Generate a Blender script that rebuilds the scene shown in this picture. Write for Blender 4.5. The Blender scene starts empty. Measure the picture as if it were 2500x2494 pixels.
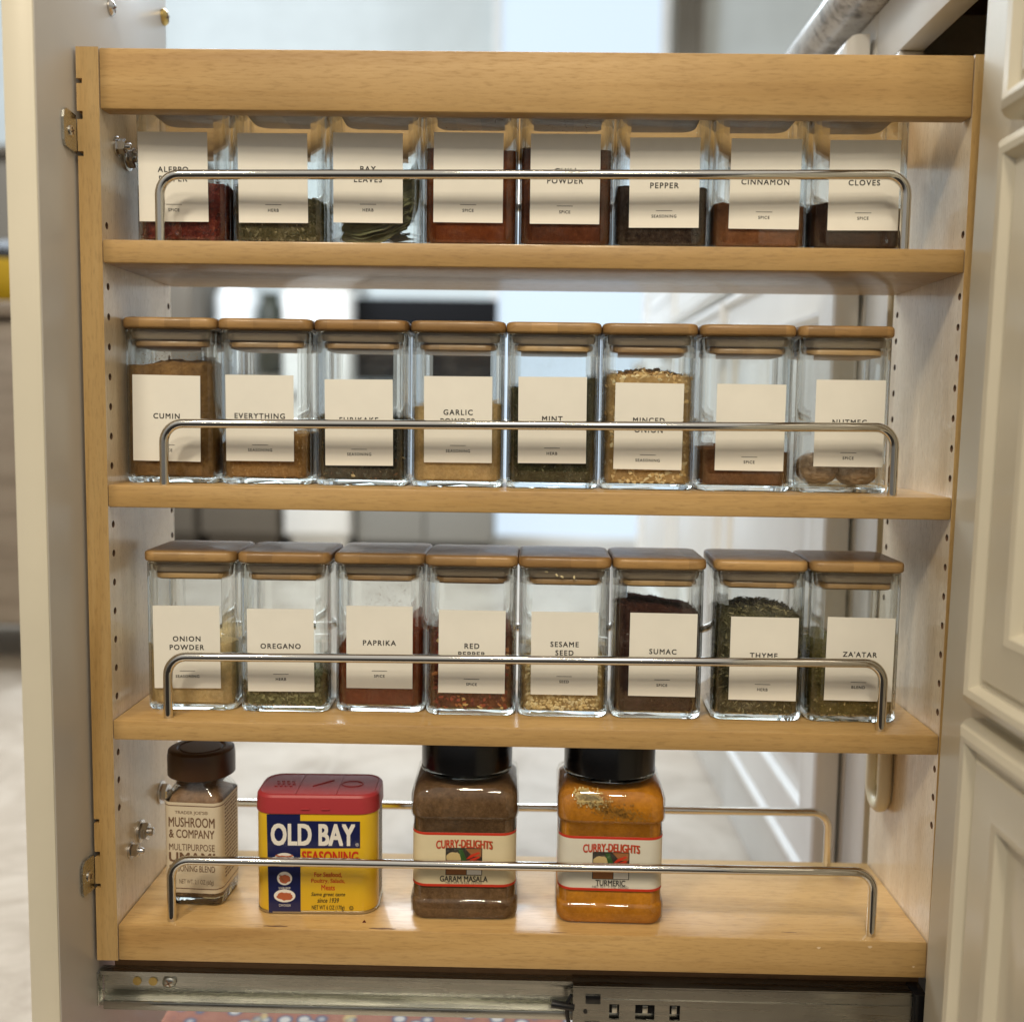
import bpy, bmesh, math, random
from mathutils import Vector, Matrix, noise as mnoise

R = math.radians
random.seed(7)
scene = bpy.context.scene
col = scene.collection
ZT = 0.751            # height of the rack's top edge above the floor

# ------------------------------------------------------------------ camera
cam = bpy.data.objects.new('camera', bpy.data.cameras.new('camera'))
col.objects.link(cam)
cam.location = (0.2866, -0.6666, ZT - 0.2245)
cam.rotation_euler = (R(84.688), R(-0.805), R(0.95))
cam.data.sensor_width = 36.0
cam.data.lens = 36.0 * 2533.8 / 2500.0
cam.data.clip_start = 0.02
cam.data.clip_end = 60
cam.data.dof.use_dof = True
cam.data.dof.focus_distance = 0.69
cam.data.dof.aperture_fstop = 3.8
scene.camera = cam

# ------------------------------------------------------------------ ambient light of the kitchen
world = bpy.data.worlds.new('World'); scene.world = world; world.use_nodes = True
wn, wl = world.node_tree.nodes, world.node_tree.links
wbg = wn['Background']
wtc = wn.new('ShaderNodeTexCoord'); wsep = wn.new('ShaderNodeSeparateXYZ'); wr = wn.new('ShaderNodeValToRGB')
wmap = wn.new('ShaderNodeMapRange'); wmap.inputs[1].default_value = -1; wmap.inputs[2].default_value = 1
wl.new(wtc.outputs['Generated'], wsep.inputs[0]); wl.new(wsep.outputs['Z'], wmap.inputs[0])
wl.new(wmap.outputs[0], wr.inputs[0]); wl.new(wr.outputs[0], wbg.inputs[0])
wr.color_ramp.elements[0].position = 0.40; wr.color_ramp.elements[0].color = (0.05, 0.042, 0.034, 1)
wr.color_ramp.elements[1].position = 0.80; wr.color_ramp.elements[1].color = (0.95, 0.90, 0.82, 1)
e = wr.color_ramp.elements.new(0.55); e.color = (0.46, 0.45, 0.43, 1)
wbg.inputs[1].default_value = 0.57

def lamp(name, loc, target, power, size, color, shape='DISK'):
    d = bpy.data.lights.new(name, 'AREA'); d.shape = shape; d.size = size
    d.energy = power; d.color = color
    o = bpy.data.objects.new(name, d); col.objects.link(o)
    o.location = loc
    o.rotation_euler = (Vector(target) - Vector(loc)).to_track_quat('-Z', 'Y').to_euler()
    return o
WARM = (1.0, 0.87, 0.67)
lamp('ceiling_downlight', (0.22, -1.50, 2.42), (0.28, 0, 0.5), 17.5, 0.26, WARM)
lamp('ceiling_downlight', (-0.75, -1.85, 2.42), (0.2, 0, 0.5), 22, 0.26, WARM)
lamp('ceiling_downlight', (0.60, -2.30, 2.42), (0.28, 0, 0.5), 14, 0.26, WARM)
# cool fill lamps, added unseen above the view for rack and far wall
lamp('added_cool_fill', (-0.2, 2.3, 2.5), (0.2, 0.9, 0.3), 75, 1.4, (0.80, 0.90, 1.0), 'SQUARE')
lamp('added_cool_fill', (-1.2, 1.3, 2.5), (-0.7, 3.5, 0.9), 46, 1.2, (0.78, 0.89, 1.0), 'SQUARE')

scene.view_settings.view_transform = 'Standard'
scene.view_settings.look = 'None'
scene.view_settings.exposure = 0.30
scene.view_settings.gamma = 1.0
scene.view_settings.use_curve_mapping = False
scene.render.engine = 'CYCLES'
cy = scene.cycles
cy.use_denoising = True
cy.denoising_prefilter = 'ACCURATE'
cy.max_bounces = 14; cy.transmission_bounces = 12; cy.glossy_bounces = 6; cy.diffuse_bounces = 4
cy.transparent_max_bounces = 40
cy.caustics_reflective = False; cy.caustics_refractive = True
cy.sample_clamp_indirect = 4.0
cy.blur_glossy = 0.5

# ------------------------------------------------------------------ materials
def s2l(c):
    return tuple(((v/255)/12.92 if v/255 <= 0.04045 else ((v/255+0.055)/1.055)**2.4) for v in c) + (1,)

def mat(name, color, rough=0.5, metal=0.0, spec=0.5, coat=0.0, emit=None, emit_s=0.0, sss=0.0):
    m = bpy.data.materials.new(name); m.use_nodes = True
    b = m.node_tree.nodes['Principled BSDF']
    b.inputs['Base Color'].default_value = (*color[:3], 1)
    b.inputs['Roughness'].default_value = rough
    b.inputs['Metallic'].default_value = metal
    b.inputs['Specular IOR Level'].default_value = spec
    b.inputs['Coat Weight'].default_value = coat
    b.inputs['Coat Roughness'].default_value = 0.12
    if emit:
        b.inputs['Emission Color'].default_value = (*emit[:3], 1); b.inputs['Emission Strength'].default_value = emit_s
    return m

def nodes(m):
    return m.node_tree.nodes, m.node_tree.links, m.node_tree.nodes['Principled BSDF']

def obj_coords(m, scale=(1, 1, 1), rand=True):
    n, l, b = nodes(m)
    tc = n.new('ShaderNodeTexCoord'); mp = n.new('ShaderNodeMapping')
    mp.inputs['Scale'].default_value = scale
    if rand:
        oi = n.new('ShaderNodeObjectInfo'); mu = n.new('ShaderNodeMath'); mu.operation = 'MULTIPLY'; mu.inputs[1].default_value = 7.3
        ad = n.new('ShaderNodeVectorMath'); ad.operation = 'ADD'
        l.new(oi.outputs['Random'], mu.inputs[0]); l.new(mu.outputs[0], ad.inputs[1])
        l.new(tc.outputs['Object'], ad.inputs[0]); l.new(ad.outputs[0], mp.inputs[0])
    else:
        l.new(tc.outputs['Object'], mp.inputs[0])
    return mp.outputs[0]

def noise_tex(m, vec, scale, detail=4, rough=0.55, dist=0.0):
    n, l, b = nodes(m)
    t = n.new('ShaderNodeTexNoise'); t.inputs['Scale'].default_value = scale
    t.inputs['Detail'].default_value = detail; t.inputs['Roughness'].default_value = rough
    t.inputs['Distortion'].default_value = dist
    l.new(vec, t.inputs['Vector']); return t.outputs['Fac']

def ramp(m, fac, stops):
    n, l, b = nodes(m)
    r = n.new('ShaderNodeValToRGB'); cr = r.color_ramp
    cr.elements[0].position, cr.elements[0].color = stops[0][0], (*stops[0][1][:3], 1)
    cr.elements[1].position, cr.elements[1].color = stops[-1][0], (*stops[-1][1][:3], 1)
    for p, c in stops[1:-1]:
        el = cr.elements.new(p); el.color = (*c[:3], 1)
    l.new(fac, r.inputs[0]); return r.outputs[0]

def mix(m, a, b_, fac, mode='MIX'):
    n, l, b = nodes(m)
    x = n.new('ShaderNodeMix'); x.data_type = 'RGBA'; x.blend_type = mode
    for sock, v in ((x.inputs['Factor'], fac), (x.inputs['A'], a), (x.inputs['B'], b_)):
        if hasattr(v, 'links') or isinstance(v, bpy.types.NodeSocket): l.new(v, sock)
        else: sock.default_value = v if not isinstance(v, tuple) else (*v[:3], 1)
    return x.outputs['Result']

def bump(m, fac, strength, dist):
    n, l, b = nodes(m)
    bp = n.new('ShaderNodeBump'); bp.inputs['Strength'].default_value = strength; bp.inputs['Distance'].default_value = dist
    l.new(fac, bp.inputs['Height']); l.new(bp.outputs[0], b.inputs['Normal'])

def wood(name, axis, light, mid, dark, rough=0.40, coat=0.30, contrast=1.0, strips=0):
    m = mat(name, mid, rough, coat=coat)
    n, l, b = nodes(m)
    st = [1, 1, 1]; st[axis] = 0.045
    st2 = [1, 1, 1]; st2[axis] = 0.13
    v1 = obj_coords(m, tuple(st)); v2 = obj_coords(m, tuple(st2))
    broad = noise_tex(m, v1, 38, 5, 0.6, 0.7)
    fine = noise_tex(m, v2, 700, 4, 0.65)
    blotch = noise_tex(m, obj_coords(m, (1, 1, 1)), 9, 3, 0.5)
    c = ramp(m, broad, [(0.28, dark), (0.45, mid), (0.56, light), (0.75, mid)])
    f = ramp(m, fine, [(0.30, (0.62, 0.58, 0.52)), (0.5, (1, 1, 1)), (0.75, (1, 1, 1))])
    c = mix(m, c, f, 0.55*contrast, 'MULTIPLY')
    bl = ramp(m, blotch, [(0.3, (0.86, 0.84, 0.80)), (0.7, (1.06, 1.05, 1.02))])
    c = mix(m, c, bl, 0.8, 'MULTIPLY')
    oi = n.new('ShaderNodeObjectInfo')
    c = mix(m, c, ramp(m, oi.outputs['Random'], [(0.0, (0.88, 0.87, 0.85)), (1.0, (1.08, 1.08, 1.07))]), 1.0, 'MULTIPLY')
    if strips:
        sx = n.new('ShaderNodeSeparateXYZ'); l.new(obj_coords(m), sx.inputs[0])
        mu = n.new('ShaderNodeMath'); mu.operation = 'MULTIPLY'; mu.inputs[1].default_value = 1/strips; l.new(sx.outputs['X'], mu.inputs[0])
        fo = n.new('ShaderNodeMath'); fo.operation = 'FLOOR'; l.new(mu.outputs[0], fo.inputs[0])
        wnz = n.new('ShaderNodeTexWhiteNoise'); wnz.noise_dimensions = '1D'; l.new(fo.outputs[0], wnz.inputs['W'])
        c = mix(m, c, ramp(m, wnz.outputs['Value'], [(0.0, (0.74, 0.72, 0.70)), (1.0, (1.12, 1.1, 1.06))]), 0.9, 'MULTIPLY')
    l.new(c, b.inputs['Base Color'])
    rr = ramp(m, fine, [(0.3, (rough+0.14,)*3), (0.6, (rough,)*3)])
    l.new(rr, b.inputs['Roughness'])
    bump(m, fine, 0.10, 0.0006)
    return m

HL, HM, HD = (0.53, 0.345, 0.145), (0.47, 0.295, 0.113), (0.385, 0.225, 0.08)
M = {}
M['maple_x'] = wood('maple_grain_along_shelf', 0, HL, HM, HD)
M['maple_rail'] = wood('maple_satin_rail', 0, HL, HM, HD, rough=0.52, coat=0.0)
M['maple_z'] = wood('maple_grain_upright', 2, (0.59, 0.40, 0.175), (0.52, 0.33, 0.125), (0.40, 0.24, 0.08))
M['maple_pale'] = wood('pale_maple_panel', 2, (0.76, 0.65, 0.49), (0.71, 0.59, 0.425), (0.61, 0.49, 0.335), rough=0.27, coat=0.45, contrast=0.8)
M['runner_wood'] = wood('dark_runner_wood', 0, (0.30, 0.17, 0.08), (0.25, 0.14, 0.06), (0.18, 0.09, 0.04), rough=0.6, coat=0)
M['bamboo'] = wood('bamboo_lid', 0, (0.44, 0.275, 0.118), (0.37, 0.22, 0.086), (0.27, 0.15, 0.054), rough=0.42, coat=0.15, contrast=1.2, strips=0.017)
M['bamboo_pale'] = wood('bamboo_lid_pale', 0, (0.52, 0.335, 0.145), (0.45, 0.275, 0.108), (0.34, 0.195, 0.07), rough=0.42, coat=0.15, contrast=1.2, strips=0.017)

def metal(name, color, rough, brushed=0.0):
    m = mat(name, color, rough, metal=1.0)
    if brushed:
        n, l, b = nodes(m)
        f = noise_tex(m, obj_coords(m, (0.05, 1, 1)), 300, 3)
        l.new(ramp(m, f, [(0.3, (rough*0.7,)*3), (0.7, (rough*1.5,)*3)]), b.inputs['Roughness'])
        bl = noise_tex(m, obj_coords(m), 14, 3)
        l.new(ramp(m, bl, [(0.35, tuple(c*0.78 for c in color)), (0.65, color)]), b.inputs['Base Color'])
    return m
M['chrome'] = metal('chrome_rod', (0.70, 0.675, 0.62), 0.07)
M['zinc'] = metal('zinc_plated_steel', (0.60, 0.60, 0.55), 0.24, 0.25)
M['zinc_dark'] = metal('dark_zinc_steel', (0.38, 0.37, 0.335), 0.26, 0.25)
M['steel'] = metal('polished_screw_steel', (0.62, 0.60, 0.57), 0.22)
M['brass'] = metal('brass_screw', (0.62, 0.45, 0.16), 0.3)
M['black_plastic'] = mat('black_plastic', (0.006, 0.006, 0.007), 0.22)
M['hole_dark'] = mat('drilled_hole_wood', (0.16, 0.09, 0.05), 0.8)

# cabinet paint
def paint(name, c, rough=0.38):
    m = mat(name, c, rough, coat=0.15); n, l, b = nodes(m)
    f = noise_tex(m, obj_coords(m), 11, 4)
    l.new(ramp(m, f, [(0.3, tuple(v*0.93 for v in c)), (0.7, c)]), b.inputs['Base Color'])
    g = noise_tex(m, obj_coords(m), 260, 2); bump(m, g, 0.05, 0.0005)
    return m
M['paint'] = paint('cream_cabinet_paint', (0.68, 0.63, 0.50))
M['paint_far'] = paint('white_cabinet_paint', (0.78, 0.78, 0.755))
M['door_shade'] = paint('shaded_door_paint', (0.53, 0.50, 0.45))  # shade on the door's back put into a greyer, darker colour
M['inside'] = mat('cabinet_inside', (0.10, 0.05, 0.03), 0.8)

# clear walls of the jars: thin flat glass (fresnel mix) and solid refracting glass at corners and base
def clear(name, tint, f0=0.045):
    m = bpy.data.materials.new(name); m.use_nodes = True
    n, l = m.node_tree.nodes, m.node_tree.links
    n.remove(n['Principled BSDF']); out = n['Material Output']
    tr = n.new('ShaderNodeBsdfTransparent'); tr.inputs[0].default_value = (*tint, 1)
    gl = n.new('ShaderNodeBsdfGlossy'); gl.inputs['Roughness'].default_value = 0.02
    lw = n.new('ShaderNodeLayerWeight'); p = n.new('ShaderNodeMath'); p.operation = 'POWER'; p.inputs[1].default_value = 5
    ma = n.new('ShaderNodeMath'); ma.operation = 'MULTIPLY_ADD'; ma.inputs[1].default_value = 1-f0; ma.inputs[2].default_value = f0
    mx = n.new('ShaderNodeMixShader')
    l.new(lw.outputs['Facing'], p.inputs[0]); l.new(p.outputs[0], ma.inputs[0]); l.new(ma.outputs[0], mx.inputs[0])
    l.new(tr.outputs[0], mx.inputs[1]); l.new(gl.outputs[0], mx.inputs[2])
    tc = n.new('ShaderNodeTexCoord'); oi = n.new('ShaderNodeObjectInfo'); ad = n.new('ShaderNodeVectorMath'); ad.operation = 'ADD'
    l.new(tc.outputs['Object'], ad.inputs[0]); l.new(oi.outputs['Location'], ad.inputs[1])
    nz = n.new('ShaderNodeTexNoise'); nz.inputs['Scale'].default_value = 42; nz.inputs['Detail'].default_value = 7; nz.inputs['Roughness'].default_value = 0.7; l.new(ad.outputs[0], nz.inputs['Vector'])
    rp = n.new('ShaderNodeMapRange'); rp.inputs[1].default_value = 0.48; rp.inputs[2].default_value = 0.78; rp.inputs[3].default_value = 0.004; rp.inputs[4].default_value = 0.04; l.new(nz.outputs['Fac'], rp.inputs[0])
    df = n.new('ShaderNodeBsdfDiffuse'); df.inputs[0].default_value = (0.75, 0.74, 0.72, 1)
    m2 = n.new('ShaderNodeMixShader'); l.new(rp.outputs[0], m2.inputs[0]); l.new(mx.outputs[0], m2.inputs[1]); l.new(df.outputs[0], m2.inputs[2])
    l.new(m2.outputs[0], out.inputs[0])
    return m
def glass(name, c, ior=1.46, rough=0.0):
    m = bpy.data.materials.new(name); m.use_nodes = True
    n, l = m.node_tree.nodes, m.node_tree.links
    n.remove(n['Principled BSDF'])
    g = n.new('ShaderNodeBsdfGlass'); g.inputs['Color'].default_value = (*c, 1); g.inputs['IOR'].default_value = ior; g.inputs['Roughness'].default_value = rough
    l.new(g.outputs[0], n['Material Output'].inputs[0]); return m
M['clear'] = clear('thin_clear_glass', (0.975, 0.985, 0.98))
M['glass'] = glass('solid_clear_glass', (0.97, 0.985, 0.98))
def corner_glass(name, fac):
    m = clear(name, (0.975, 0.985, 0.98)); n, l = m.node_tree.nodes, m.node_tree.links
    out = n['Material Output']; prev = out.inputs[0].links[0].from_socket
    g = n.new('ShaderNodeBsdfGlass'); g.inputs['Color'].default_value = (0.97, 0.985, 0.98, 1); g.inputs['IOR'].default_value = 1.46; g.inputs['Roughness'].default_value = 0.0
    mx = n.new('ShaderNodeMixShader'); mx.inputs[0].default_value = fac
    l.new(prev, mx.inputs[1]); l.new(g.outputs[0], mx.inputs[2]); l.new(mx.outputs[0], out.inputs[0]); return m
M['corner'] = corner_glass('rounded_corner_glass', 0.64)
M['clear_plastic'] = clear('thin_clear_plastic', (0.97, 0.965, 0.95), 0.06)

m = mat('silicone_seal', (0.36, 0.28, 0.20), 0.45); n, l, b = nodes(m); b.inputs['Transmission Weight'].default_value = 0.25; M['silicone'] = m

def paper(name, c, rough=0.62):
    m = mat(name, c, rough); n, l, b = nodes(m)
    f = noise_tex(m, obj_coords(m), 45, 4)
    l.new(ramp(m, f, [(0.3, tuple(v*0.95 for v in c)), (0.7, c)]), b.inputs['Base Color'])
    g = noise_tex(m, obj_coords(m), 1400, 2); bump(m, g, 0.08, 0.0002)
    return m
M['label'] = paper('cream_paper_label', (0.84, 0.82, 0.745), 0.5)
M['ink'] = mat('black_ink', (0.018, 0.016, 0.015), 0.55)
M['ink_soft'] = mat('faded_ink', (0.06, 0.05, 0.045), 0.6)
M['kraft'] = paper('tan_paper_label', (0.66, 0.57, 0.42))
M['brown_ink'] = mat('brown_ink', (0.15, 0.08, 0.043), 0.6)
M['brown_cap'] = mat('brown_plastic_cap', (0.062, 0.030, 0.014), 0.33)
M['red_lid'] = mat('red_plastic_lid', (0.38, 0.036, 0.042), 0.42)
M['tin_yellow'] = mat('yellow_printed_tin', (0.78, 0.50, 0.02), 0.28, coat=0.3)
M['tin_blue'] = mat('dark_blue_print', (0.010, 0.014, 0.075), 0.28, coat=0.3)
M['print_white'] = mat('white_print', (0.80, 0.76, 0.68), 0.35)
M['print_red'] = mat('red_print', (0.55, 0.035, 0.012), 0.4)
M['print_orange'] = mat('orange_brown_print', (0.45, 0.12, 0.05), 0.4)
M['curry_label'] = paper('cream_printed_label', (0.72, 0.62, 0.40), 0.4)
M['turmeric_label'] = paper('pale_printed_label', (0.70, 0.67, 0.57), 0.4)
M['green_print'] = mat('green_print', (0.03, 0.09, 0.02), 0.4)
M['beige_print'] = mat('beige_print', (0.55, 0.42, 0.20), 0.4)
M['brown_print'] = mat('brown_print', (0.30, 0.12, 0.04), 0.4)
M['dark_print'] = mat('dark_print', (0.03, 0.025, 0.02), 0.4)
M['hook'] = mat('cream_plastic_hook', (0.74, 0.66, 0.46), 0.4)
M['tin_rim'] = metal('tin_rim', (0.55, 0.50, 0.40), 0.3)

def powder(name, a, b_, c, scale=900, bstr=0.5):
    m = mat(name, b_, 0.95, spec=0.02); n, l, bb = nodes(m)
    v = obj_coords(m)
    f = noise_tex(m, v, scale*0.48, 4, 0.8)
    g = noise_tex(m, v, 75, 5, 0.7)
    cc = ramp(m, f, [(0.30, a), (0.5, b_), (0.72, c)])
    gg = ramp(m, g, [(0.3, (0.68, 0.66, 0.64)), (0.7, (1.22, 1.22, 1.2))])
    l.new(mix(m, cc, gg, 0.9, 'MULTIPLY'), bb.inputs['Base Color'])
    bump(m, f, bstr, 0.0008)
    return m
P = {}
P['aleppo'] = powder('aleppo_flakes', (0.06, 0.008, 0.006), (0.15, 0.022, 0.014), (0.27, 0.06, 0.03), 500)
P['herb'] = powder('grey_green_herb', (0.045, 0.040, 0.018), (0.11, 0.095, 0.045), (0.22, 0.19, 0.10), 500)
P['cayenne'] = powder('brick_red_powder', (0.16, 0.036, 0.008), (0.205, 0.050, 0.011), (0.27, 0.070, 0.018))
P['chili'] = powder('dark_red_powder', (0.10, 0.027, 0.010), (0.135, 0.038, 0.013), (0.19, 0.058, 0.021))
P['pepper'] = powder('dark_ground_pepper', (0.020, 0.012, 0.009), (0.045, 0.028, 0.02), (0.10, 0.07, 0.05), 700)
P['cinnamon'] = powder('cinnamon_powder', (0.20, 0.075, 0.027), (0.25, 0.098, 0.038), (0.30, 0.125, 0.05))
P['cloves'] = powder('clove_powder', (0.035, 0.015, 0.009), (0.055, 0.025, 0.014), (0.085, 0.04, 0.022))
P['cumin'] = powder('cumin_powder', (0.17, 0.088, 0.028), (0.23, 0.125, 0.043), (0.30, 0.17, 0.066), 700)
P['everything'] = powder('tan_seasoning', (0.26, 0.13, 0.035), (0.35, 0.185, 0.06), (0.47, 0.28, 0.11), 700)
P['furikake'] = powder('black_furikake', (0.012, 0.013, 0.012), (0.03, 0.032, 0.028), (0.09, 0.09, 0.075), 420)
P['garlic'] = powder('garlic_powder', (0.55, 0.36, 0.15), (0.64, 0.44, 0.205), (0.74, 0.55, 0.29))
P['mint'] = powder('dried_mint', (0.020, 0.022, 0.009), (0.045, 0.047, 0.02), (0.095, 0.095, 0.045), 480)
P['minced'] = powder('minced_onion_base', (0.38, 0.22, 0.08), (0.50, 0.32, 0.13), (0.62, 0.42, 0.20), 420)
P['nutpowder'] = powder('brown_spice_powder', (0.14, 0.058, 0.024), (0.185, 0.08, 0.034), (0.25, 0.115, 0.052))
P['onion'] = powder('onion_powder', (0.64, 0.455, 0.215), (0.72, 0.535, 0.27), (0.80, 0.63, 0.36))
P['oregano'] = powder('oregano_base', (0.035, 0.037, 0.014), (0.075, 0.078, 0.032), (0.14, 0.14, 0.065), 460)
P['paprika'] = powder('paprika_powder', (0.17, 0.028, 0.009), (0.21, 0.040, 0.013), (0.27, 0.058, 0.02))
P['redpepper'] = powder('red_pepper_base', (0.06, 0.012, 0.006), (0.13, 0.028, 0.012), (0.25, 0.08, 0.03), 420)
P['sesame'] = powder('sesame_base', (0.33, 0.21, 0.08), (0.45, 0.31, 0.13), (0.55, 0.40, 0.19), 420)
P['sumac'] = powder('sumac_powder', (0.028, 0.010, 0.008), (0.052, 0.020, 0.014), (0.10, 0.042, 0.03), 620, 0.9)
P['thyme'] = powder('thyme_base', (0.03, 0.028, 0.012), (0.07, 0.064, 0.03), (0.15, 0.135, 0.07), 460)
P['zaatar'] = powder('zaatar_blend', (0.075, 0.066, 0.018), (0.14, 0.115, 0.035), (0.25, 0.20, 0.075), 420)
P['umami'] = powder('umami_blend', (0.22, 0.125, 0.066), (0.285, 0.165, 0.09), (0.36, 0.23, 0.135), 600)
P['garam'] = powder('garam_masala', (0.095, 0.055, 0.027), (0.135, 0.078, 0.037), (0.195, 0.115, 0.058), 600)
P['turmeric'] = powder('turmeric_powder', (0.42, 0.165, 0.010), (0.49, 0.195, 0.014), (0.56, 0.24, 0.022), 500, 0.25)

# ------------------------------------------------------------------ mesh helpers
class MB:
    def __init__(s): s.v = []; s.f = []; s.mi = []
    def add(s, verts, faces, mi=0):
        o = len(s.v); s.v += [tuple(q) for q in verts]
        s.f += [tuple(i+o for i in f) for f in faces]; s.mi += [mi]*len(faces)
    def mesh(s, name, mats):
        me = bpy.data.meshes.new(name); me.from_pydata(s.v, [], s.f)
        for q in mats: me.materials.append(q)
        me.polygons.foreach_set('material_index', s.mi); me.update()
        return me

def link(name, me, parent=None, loc=(0, 0, 0), rot=(0, 0, 0), smooth=False):
    o = bpy.data.objects.new(name, me); col.objects.link(o)
    o.parent = parent; o.location = loc; o.rotation_euler = rot
    if smooth and me: smooth_mesh(me)
    return o
def smooth_mesh(me, ang=35):
    bm = bmesh.new(); bm.from_mesh(me)
    for f in bm.faces: f.smooth = True
    for ed in bm.edges:
        ed.smooth = not (len(ed.link_faces) == 2 and ed.calc_face_angle(0) > R(ang))
    bm.to_mesh(me); bm.free()
def tag(o, label=None, cat=None, group=None, kind=None):
    if label: o['label'] = label
    if cat: o['category'] = cat
    if group: o['group'] = group
    if kind: o['kind'] = kind
    return o
def empty(name, loc=(0, 0, 0), rot=(0, 0, 0)):
    o = bpy.data.objects.new(name, None); o.empty_display_size = 0.02
    col.objects.link(o); o.location = loc; o.rotation_euler = rot; return o

def box_me(name, lo, hi, m, bev=0.0008, seg=2):
    bm = bmesh.new()
    bmesh.ops.create_cube(bm, size=1)
    for v in bm.verts:
        v.co = Vector([lo[i] + (v.co[i]+0.5)*(hi[i]-lo[i]) for i in range(3)])
    if bev: bmesh.ops.bevel(bm, geom=bm.edges[:], offset=bev, segments=seg, affect='EDGES', profile=0.5)
    me = bpy.data.meshes.new(name); bm.to_mesh(me); bm.free(); me.materials.append(m)
    if bev: smooth_mesh(me, 40)
    return me
def box(name, lo, hi, m, parent=None, bev=0.0008):
    return link(name, box_me(name, lo, hi, m, bev), parent)

def rring(hx, hy, r, z, n=5, cx=0, cy=0, sub=1):
    """rounded rectangle, counter-clockwise from the +x side; returns points and, for each, whether the segment to the next is a corner one"""
    pts = []; corner = []
    r = min(r, hx-1e-6, hy-1e-6)
    for k, (sx, sy) in enumerate(((1, 1), (-1, 1), (-1, -1), (1, -1))):
        ccx, ccy = sx*(hx-r), sy*(hy-r)
        for i in range(n+1):
            a = math.pi/2*k + math.pi/2*i/n
            pts.append((cx+ccx+r*math.cos(a), cy+ccy+r*math.sin(a), z)); corner.append(i < n)
    if sub > 1:
        p2 = []; c2 = []
        for i, p in enumerate(pts):
            p2.append(p); c2.append(corner[i])
            if not corner[i]:
                q = pts[(i+1) % len(pts)]
                for j in range(1, sub):
                    t = j/sub; p2.append(tuple(p[k]+(q[k]-p[k])*t for k in range(3))); c2.append(False)
        pts, corner = p2, c2
    return pts, corner

def loft(mb, rings, mi=0, cap0=True, cap1=True):
    n = len(rings[0]); o = len(mb.v)
    for rg in rings: mb.v += [tuple(p) for p in rg]
    for k in range(len(rings)-1):
        for i in range(n):
            j = (i+1) % n
            mb.f.append((o+k*n+i, o+k*n+j, o+(k+1)*n+j, o+(k+1)*n+i)); mb.mi.append(mi)
    if cap0: mb.f.append(tuple(o+i for i in reversed(range(n)))); mb.mi.append(mi)
    if cap1: mb.f.append(tuple(o+(len(rings)-1)*n+i for i in range(n))); mb.mi.append(mi)

def circle(r, z, n=32, cx=0, cy=0):
    return [(cx+r*math.cos(2*math.pi*i/n), cy+r*math.sin(2*math.pi*i/n), z) for i in range(n)]

def tube_me(name, pts, r, m, n=14):
    mb = MB(); rings = []
    pts = [Vector(p) for p in pts]; up = None
    for i, p in enumerate(pts):
        d = (pts[min(i+1, len(pts)-1)] - pts[max(i-1, 0)]).normalized()
        if up is None:
            up = Vector((0, 1, 0)) if abs(d.y) < 0.9 else Vector((1, 0, 0))
        s = d.cross(up).normalized(); up = s.cross(d).normalized()
        rings.append([tuple(p + s*r*math.cos(2*math.pi*k/n) + up*r*math.sin(2*math.pi*k/n)) for k in range(n)])
    loft(mb, rings)
    me = mb.mesh(name, [m]); smooth_mesh(me, 50); return me

def text_me(name, body, m, h=None, w=None, spacing=1.0, bold=0.0, shear=0.0, arc=0.0, depth=0.00012, line=1.0):
    """flat lettering in the XZ plane facing -Y, centred; h = height, w = width in metres"""
    cu = bpy.data.curves.new(name, 'FONT'); cu.body = body; cu.align_x = 'CENTER'
    cu.space_character = spacing; cu.shear = shear; cu.space_line = line; cu.resolution_u = 3
    to = bpy.data.objects.new(name, cu); col.objects.link(to)
    dg = bpy.context.evaluated_depsgraph_get(); dg.update()
    me = bpy.data.meshes.new_from_object(to.evaluated_get(dg), depsgraph=dg)
    bpy.data.objects.remove(to); bpy.data.curves.remove(cu)
    me.name = name
    xs = [v.co.x for v in me.vertices]; ys = [v.co.y for v in me.vertices]
    x0, x1, y0, y1 = min(xs), max(xs), min(ys), max(ys)
    sy = h/(y1-y0) if h else w/(x1-x0)
    sx = w/(x1-x0) if w else sy
    for v in me.vertices:
        x = (v.co.x-(x0+x1)/2)*sx; z = (v.co.y-(y0+y1)/2)*sy
        v.co = (x, 0, z - arc*x*x)
    if bold:
        d = bold*abs(sy)*0.72; base_v = [v.co.copy() for v in me.vertices]; base_f = [tuple(p.vertices) for p in me.polygons]
        mb_ = MB()
        for k, (dx, dz) in enumerate(((-d, -d), (d, -d), (-d, d), (d, d), (0, 0))):
            mb_.add([(q.x+dx, -k*0.000004, q.z+dz) for q in base_v], base_f)
        me = mb_.mesh(name, [m])
    # flip so that faces look to -Y
    bm = bmesh.new(); bm.from_mesh(me)
    bmesh.ops.triangulate(bm, faces=bm.faces[:])
    for f in bm.faces:
        f.normal_update()
        if f.normal.y > 0: f.normal_flip()
    bm.to_mesh(me); bm.free()
    me.materials.clear(); me.materials.append(m)
    return me

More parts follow.
